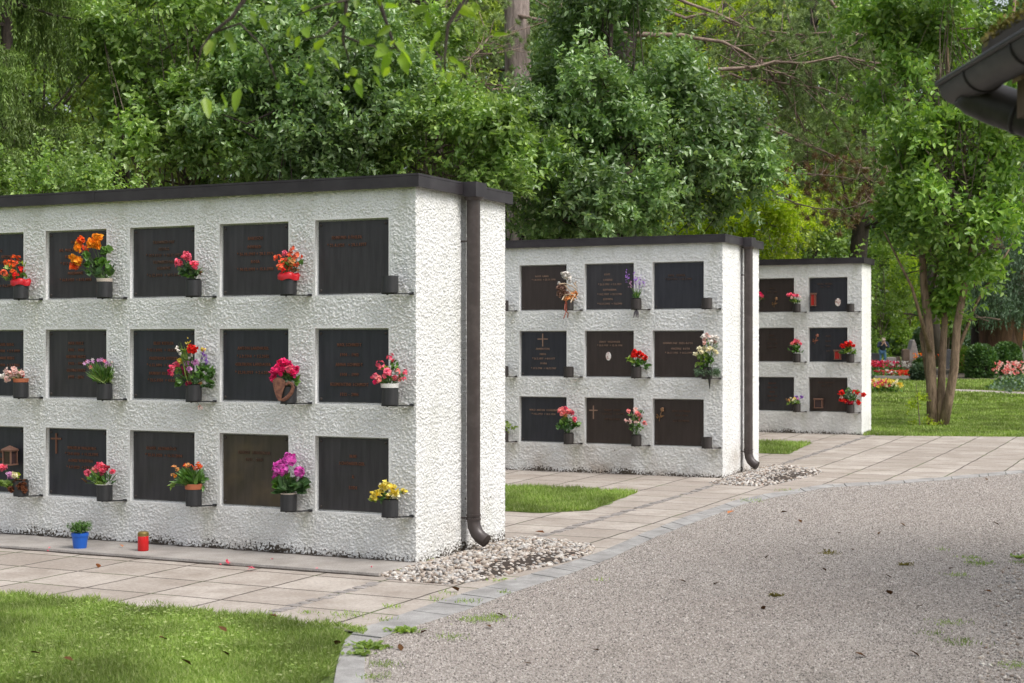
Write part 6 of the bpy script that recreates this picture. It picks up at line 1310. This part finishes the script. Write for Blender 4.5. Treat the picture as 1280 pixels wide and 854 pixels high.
def stones(name, poly, n, smin, smax, mound, m, fine=True, flat=.6, base=.0):
    P = sample(poly, n); e = edge_dist(P, poly); h = mound * np.clip(e / .35, 0, 1) ** .7
    Vb, Fb = (IV2, IF2) if fine else (IV, IF) if smax > .008 else (OV, OF); s = RNG.uniform(0, 1, n) ** 1.6 * (smax - smin) + smin
    k = len(Vb); d = Vb[None] * (1 + .16 * RNG.normal(size=(n, k, 1)) * (.3 if fine else .6)) * np.stack([s, s * RNG.uniform(.6, .9, n), s * RNG.uniform(flat * .7, flat * 1.2, n)], 1)[:, None]
    # lumpy low-frequency deformation
    ax_ = rand_dirs(n); d = d * (1 + .22 * np.sin((Vb @ ax_.T).T * 2.5 + RNG.uniform(0, 6, (n, 1))))[..., None]
    a = RNG.uniform(0, 6.283, n); tl = RNG.normal(size=n) * .35; ca, sa, ct, st_ = np.cos(a), np.sin(a), np.cos(tl), np.sin(tl)
    x = d[..., 0] * ct[:, None] + d[..., 2] * st_[:, None]; z = -d[..., 0] * st_[:, None] + d[..., 2] * ct[:, None]; y = d[..., 1]
    X = x * ca[:, None] - y * sa[:, None] + P[:, None, 0]; Y = x * sa[:, None] + y * ca[:, None] + P[:, None, 1]
    Z = z + (gz(P[:, 1]) + base + h * RNG.uniform(.45, 1.0, n) + s * .3)[:, None]
    V = np.stack([X, Y, Z], -1).reshape(-1, 3); Fc = (np.arange(n)[:, None, None] * k + Fb[None]).reshape(-1, 3)
    o = put(name, fast_mesh(name, V, Fc), m, smooth=fine); o.location = (ORG[0], ORG[1], 0); o.rotation_euler = (0, 0, -TH); return tag(o, kind='stuff')
def mound(name, poly, h, m):
    P = sample(poly, 10); A = np.array(poly); c = A.mean(0); v = []; f = []; n = len(poly)
    for s, z in ((1, .002), (.8, h * .6), (.5, h * .85), (0.01, h)): v += [(c[0] + (p[0] - c[0]) * s, c[1] + (p[1] - c[1]) * s, float(gz(c[1] + (p[1] - c[1]) * s)) + z) for p in poly]
    for r_ in range(3): f += [(r_ * n + i, r_ * n + (i + 1) % n, (r_ + 1) * n + (i + 1) % n, (r_ + 1) * n + i) for i in range(n)]
    o = MB().add(v, f).build(name, m); o.location = (ORG[0], ORG[1], 0); o.rotation_euler = (0, 0, -TH); return tag(o, kind='stuff')
PB1 = [(.02, -.50), (.25, -.64), (.58, -.64), (.72, -.40), (.76, .0), (.86, .55), (.86, 1.0), (.72, 1.38), (.45, 1.52), (.02, 1.55)]
PB2 = [(a * .95 + .02, w + STEP - (.05 if w < 0 else 0)) for a, w in PB1]
for nm, pb, n in (('pebbles', PB1, 6000), ('pebbles', PB2, 4000)):
    mound('pebble_soil', pb, .045, M_soil); stones(nm, pb, n, .007, .022, .05, M_peb)
# loose stones on the gravel: fine grains near the camera and a coarse strip at the right
M_grain = mat('gravel_grains', (.4, .36, .33), .85); t = NT(M_grain); g_ = t.n('NewGeometry')
t.base(t.ramp(g_.outputs['Random Per Island'], [(0, (.13, .117, .105)), (.3, (.30, .268, .24)), (.6, (.425, .382, .345)), (.85, (.56, .51, .47)), (1, (.76, .72, .68))]))
gp_ = [at_aw(462, 900), (KOa[3][0] + .01, KOa[3][1])] + KOa[4:17] + [at_aw(1330, 592), at_aw(1330, 900)]
stones('gravel_grains', gp_, 230000, .0022, .0068, 0, M_grain, False, .7, .008)
cs = [at_aw(1215, 870), at_aw(1235, 780), at_aw(1250, 720), at_aw(1268, 690), at_aw(1340, 680), at_aw(1400, 870)]
stones('coarse_gravel', cs, 1500, .005, .016, .0, M_peb, False, .6, .008)
stones('coarse_gravel', [at_aw(1120, 870), at_aw(1180, 700), at_aw(1230, 640), at_aw(1330, 640), at_aw(1400, 870)], 900, .004, .010, .0, M_grain, False, .6, .008)

# ---- grass blades, weeds and moss
parts = []
def blades(poly, n, h, w_, base=.004, keep=None, bend=.5):
    P = sample(poly, n); P = P if keep is None else P[keep(P)]; n = len(P)
    P3 = np.stack([P[:, 0], P[:, 1], gz(P[:, 1]) + base], 1); pt = (np.sin(P[:, 0] * 5 + 1) + np.sin(P[:, 1] * 6.3) + np.sin(P[:, 0] * 13 + P[:, 1] * 9)) / 3
    d = np.stack([RNG.normal(size=n) * bend, RNG.normal(size=n) * bend, np.ones(n)], 1); return leaf_geo(P3, d, np.stack([RNG.normal(size=n), RNG.normal(size=n), np.zeros(n)], 1), h * RNG.uniform(.5, 1.3, n) * (1 + .25 * pt), w_, shape='kite', curl=.25)
a0 = at_aw(-30, 752)[0]
Gn = [(a0 - .6, LW + .03), (.79, LW - .02), (.90, -2.35), (1.33, -3.25), (1.38, -3.9), (a0 + .4, -3.9)]
Gn[0] = (a0 - 1.6, LW + .03)
parts.append(blades(Gn, 150000, .036, .0042)); parts.append(blades(ragged([(a0 - .6, LW + .10), (.86, LW + .07), (.86, LW - .06), (a0 - .6, LW - .04)], .09, .1), 7000, .05, .0045, .01, bend=.9))
parts.append(blades(ragged([(.74, LW - .02), (.88, -2.32), (1.31, -3.25), (1.36, -3.9), (1.25, -3.9), (1.2, -3.2), (.80, -2.4)], .04, .1), 4000, .038, .0045, .01, bend=.9))
def inner_band(poly, m_=.0): return poly
g2 = [(-2.4, c2[0][1]), c2[0], (c2[1][0] + .12, c2[1][1] + .35), (c2[1][0] - .2, c2[1][1] - .02), (-2.4, c2[1][1] - .02)]
parts.append(blades(g2, 36000, .05, .006)); g3 = [(-2.2, c3[0][1]), c3[0], c3[1], (-2.2, c3[1][1])]; parts.append(blades(g3, 12000, .055, .009))
e0 = [at_aw(1080, 545.5), at_aw(1320, 547.5), at_aw(1320, 505), at_aw(1080, 505)]; parts.append(blades(e0, 60000, .05, .014, .0))
e1 = [at_aw(1080, 506), at_aw(1320, 506), at_aw(1320, 478), at_aw(1080, 474)]; parts.append(blades(e1, 34000, .07, .035, .0, keep=lambda P: ~in_poly(P, pp)))
nC = 9000; PC = sample(Gn, nC); pc_ = np.sin(PC[:, 0] * 3.1 + 2) + np.sin(PC[:, 1] * 4.3 + PC[:, 0] * 2) + RNG.normal(size=nC) * .8; PC = PC[pc_ > .4]; nC = len(PC); aC = RNG.uniform(0, 6.283, nC)
parts.append(leaf_geo(np.stack([PC[:, 0], PC[:, 1], .022 + RNG.uniform(0, .022, nC)], 1), np.stack([np.cos(aC), np.sin(aC), RNG.uniform(-.1, .4, nC)], 1), np.tile([0, 0, 1.], (nC, 1)) + RNG.normal(size=(nC, 3)) * .3, .020, .016, shape='kite'))
V, Fc = join(parts); gr_ = put('grass', fast_mesh('grass', V, Fc), M_grass); gr_.location = (ORG[0], ORG[1], 0); gr_.rotation_euler = (0, 0, -TH); tag(gr_, kind='stuff')
parts = []; pl_ = []
def tuft_px(px, py, n, sp, h, w_=.004): sp *= .6; h *= .75; x, y, z = at(px, py); P = np.stack([x + RNG.normal(size=n) * sp, y + RNG.normal(size=n) * sp, np.full(n, z + .008)], 1); parts.append(leaf_geo(P, RNG.normal(size=(n, 3)) * np.array([.6, .6, .2]) + np.array([0, 0, 1]), rand_dirs(n), h * RNG.uniform(.5, 1.2, n), w_, shape='kite', curl=.25))
def rosette(px, py, n, sp, L_, W_): x, y, z = at(px, py); P = np.stack([x + RNG.normal(size=n) * sp, y + RNG.normal(size=n) * sp, np.full(n, z + .012)], 1); a = RNG.uniform(0, 6.283, n); pl_.append(leaf_geo(P, np.stack([np.cos(a), np.sin(a), RNG.uniform(.2, .9, n)], 1), np.tile([0, 0, 1.], (n, 1)) + RNG.normal(size=(n, 3)) * .2, L_ * .8 * RNG.uniform(.6, 1.1, n), W_ * .8))
for px, py, n, sp in ((492, 762, 60, .05), (435, 772, 120, .09), (385, 770, 40, .04), (480, 778, 30, .04), (258, 778, 40, .04), (195, 757, 50, .05), (700, 700, 30, .04), (940, 628, 80, .14), (598, 778, 160, .10), (620, 775, 90, .07), (560, 800, 60, .07), (585, 755, 60, .06), (545, 752, 40, .05), (630, 744, 30, .04), (480, 835, 90, .07), (470, 850, 80, .06), (560, 745, 30, .05), (980, 615, 40, .1), (1215, 700, 70, .07), (1198, 722, 60, .07), (1180, 690, 30, .06), (1225, 708, 90, .08), (1198, 806, 120, .09), (1185, 782, 80, .09), (1270, 836, 90, .07), (1275, 706, 60, .05), (1165, 796, 40, .06), (750, 728, 20, .05)): tuft_px(px, py, n, sp, .035)
for px, py, n, sp, L_, W_ in ((505, 792, 90, .035, .045, .022), (462, 812, 120, .045, .05, .026), (452, 822, 50, .03, .045, .022), (260 + 240, 716, 14, .015, .03, .015), (600, 716, 40, .03, .035, .014), (585, 722, 26, .03, .03, .012), (625, 728, 26, .03, .03, .013), (640, 713, 16, .02, .025, .012), (540, 703, 30, .03, .03, .014), (1223, 706, 30, .05, .035, .015), (1277, 700, 40, .03, .05, .025)): rosette(px, py, n, sp, L_, W_)
V, Fc = join(parts + pl_); tag(put('weeds', fast_mesh('weeds', V, Fc), L_fresh), kind='stuff')
# moss lumps and fallen leaves
def debris(px, py, r, m, lab, nm='moss_clump', cat='moss clump', grp=None):
    x, y, z = at(px, py); n = 90; P = np.stack([x + RNG.normal(size=n) * r, y + RNG.normal(size=n) * r * .7, z + .01 + abs(RNG.normal(size=n)) * r * .25], 1)
    V, Fc = leaf_geo(P, rand_dirs(n), rand_dirs(n), .02, .009, shape='kite'); tag(put(nm, fast_mesh(nm, V, Fc), m), lab, cat, grp)
debris(1038, 694.5, .035, L_moss, 'larger dark moss clump lying on the gravel left of the other one'); debris(1132, 709, .024, L_moss, 'small round moss clump lying on the gravel to the right')
debris(969, 750 - 2, .02, L_moss, 'tiny flat bit of moss on the gravel in the middle foreground')
ME_LEAF = None
def dry_leaf(px, py, s, m, lab, grp, lift=.012):
    global ME_LEAF
    x, y, z = at(px, py)
    if ME_LEAF is None or True:
        V, Fc = leaf_geo(np.zeros((1, 3)), np.array([[1., 0, .12]]), np.array([[0, 0, 1.]]), 1.0, .62, fold=.35, curl=-.25); ME_LEAF = fast_mesh('fallen_leaf', V - np.array([.5, 0, 0]), Fc)
    o = put('fallen_leaf', ME_LEAF, m); o.location = (x, y, z + lift); o.scale = (s, s, s); o.rotation_euler = (random.uniform(-.4, .4), random.uniform(-.3, .3), random.uniform(0, 6.28)); tag(o, lab, 'leaf', grp)
M_lbr = mat('brown_dry_leaf', (.10, .05, .022), .9, 0, .1); M_lor = mat('orange_dry_leaf', (.48, .17, .05), .6)
lf_ = [(1232, 602, .06), (1128, 660, .06), (1100, 670, .05), (853, 731, .05), (960, 700, .05), (1065, 691, .05), (1110, 725, .05), (1112, 746, .06), (1030, 716, .04), (610, 788, .05), (625, 774, .05), (955, 765, .05), (896, 734, .05), (1075, 825, .06), (1142, 823, .06), (1190, 715, .05), (1235, 744, .05), (1244, 658, .06), (925, 672, .05), (1000, 655, .05), (1050, 670, .05), (980, 644, .06), (500, 815, .05), (530, 795, .04), (1150, 763, .05), (745, 818, .04), (660, 835, .04)]
for px, py, s in lf_: dry_leaf(px, py, s, M_lbr, 'small brown dry leaf lying loose on the gravel', 'brown leaves on the gravel')
dry_leaf(569, 742, .07, M_lbr, 'curled brown leaf on the slabs in front of the pebbles', None); dry_leaf(914, 645, .09, M_lor, 'orange leaf at the gravel edge below the middle wall', None); dry_leaf(122, 712, .06, M_lor, 'orange brown leaf on the slabs in front of the plinth', None)
dry_leaf(151, 689, .05, M_lor, 'orange leaf on the plinth left of the candle', None, .028); dry_leaf(675, 670, .08, M_lor, 'tan leaf on the slabs beside the pebble bed', None)
for px, py in ((278, 799), (203, 811), (232, 842), (421, 817), (341, 782), (85, 838), (44, 830), (280, 830)): dry_leaf(px, py, .055, M_lbr, 'brown leaf lying in the grass of the near lawn', 'brown leaves on the near lawn', .04)
def petal_at(px, py, s, lab, grp): 
    x, y, z = on_plinth(px, py) if py < 716 else at(px, py); n = 9; V, Fc = leaf_geo(np.tile([[x, y, z + .004]], (n, 1)) + RNG.normal(size=(n, 3)) * s * .25 * np.array([1, 1, .3]), rand_dirs(n) + np.array([0, 0, .5]), np.tile([0, 0, 1.], (n, 1)), s, s * .8); tag(put('fallen_petal', fast_mesh('fallen_petal', V, Fc), PCOL['pink']), lab, 'petal', grp)
petal_at(284, 704, .022, 'bright pink fallen blossom on the plinth left of the other big one', 'fallen blossoms on the plinth'); petal_at(314, 711.5, .022, 'bright pink fallen blossom on the plinth edge nearer the corner', 'fallen blossoms on the plinth')
for px, py in ((396, 712), (62, 686), (276, 707), (340, 700), (464, 710), (60, 690)): petal_at(px, py, .009, 'tiny pink petal lying on the plinth', 'tiny petals on the plinth')
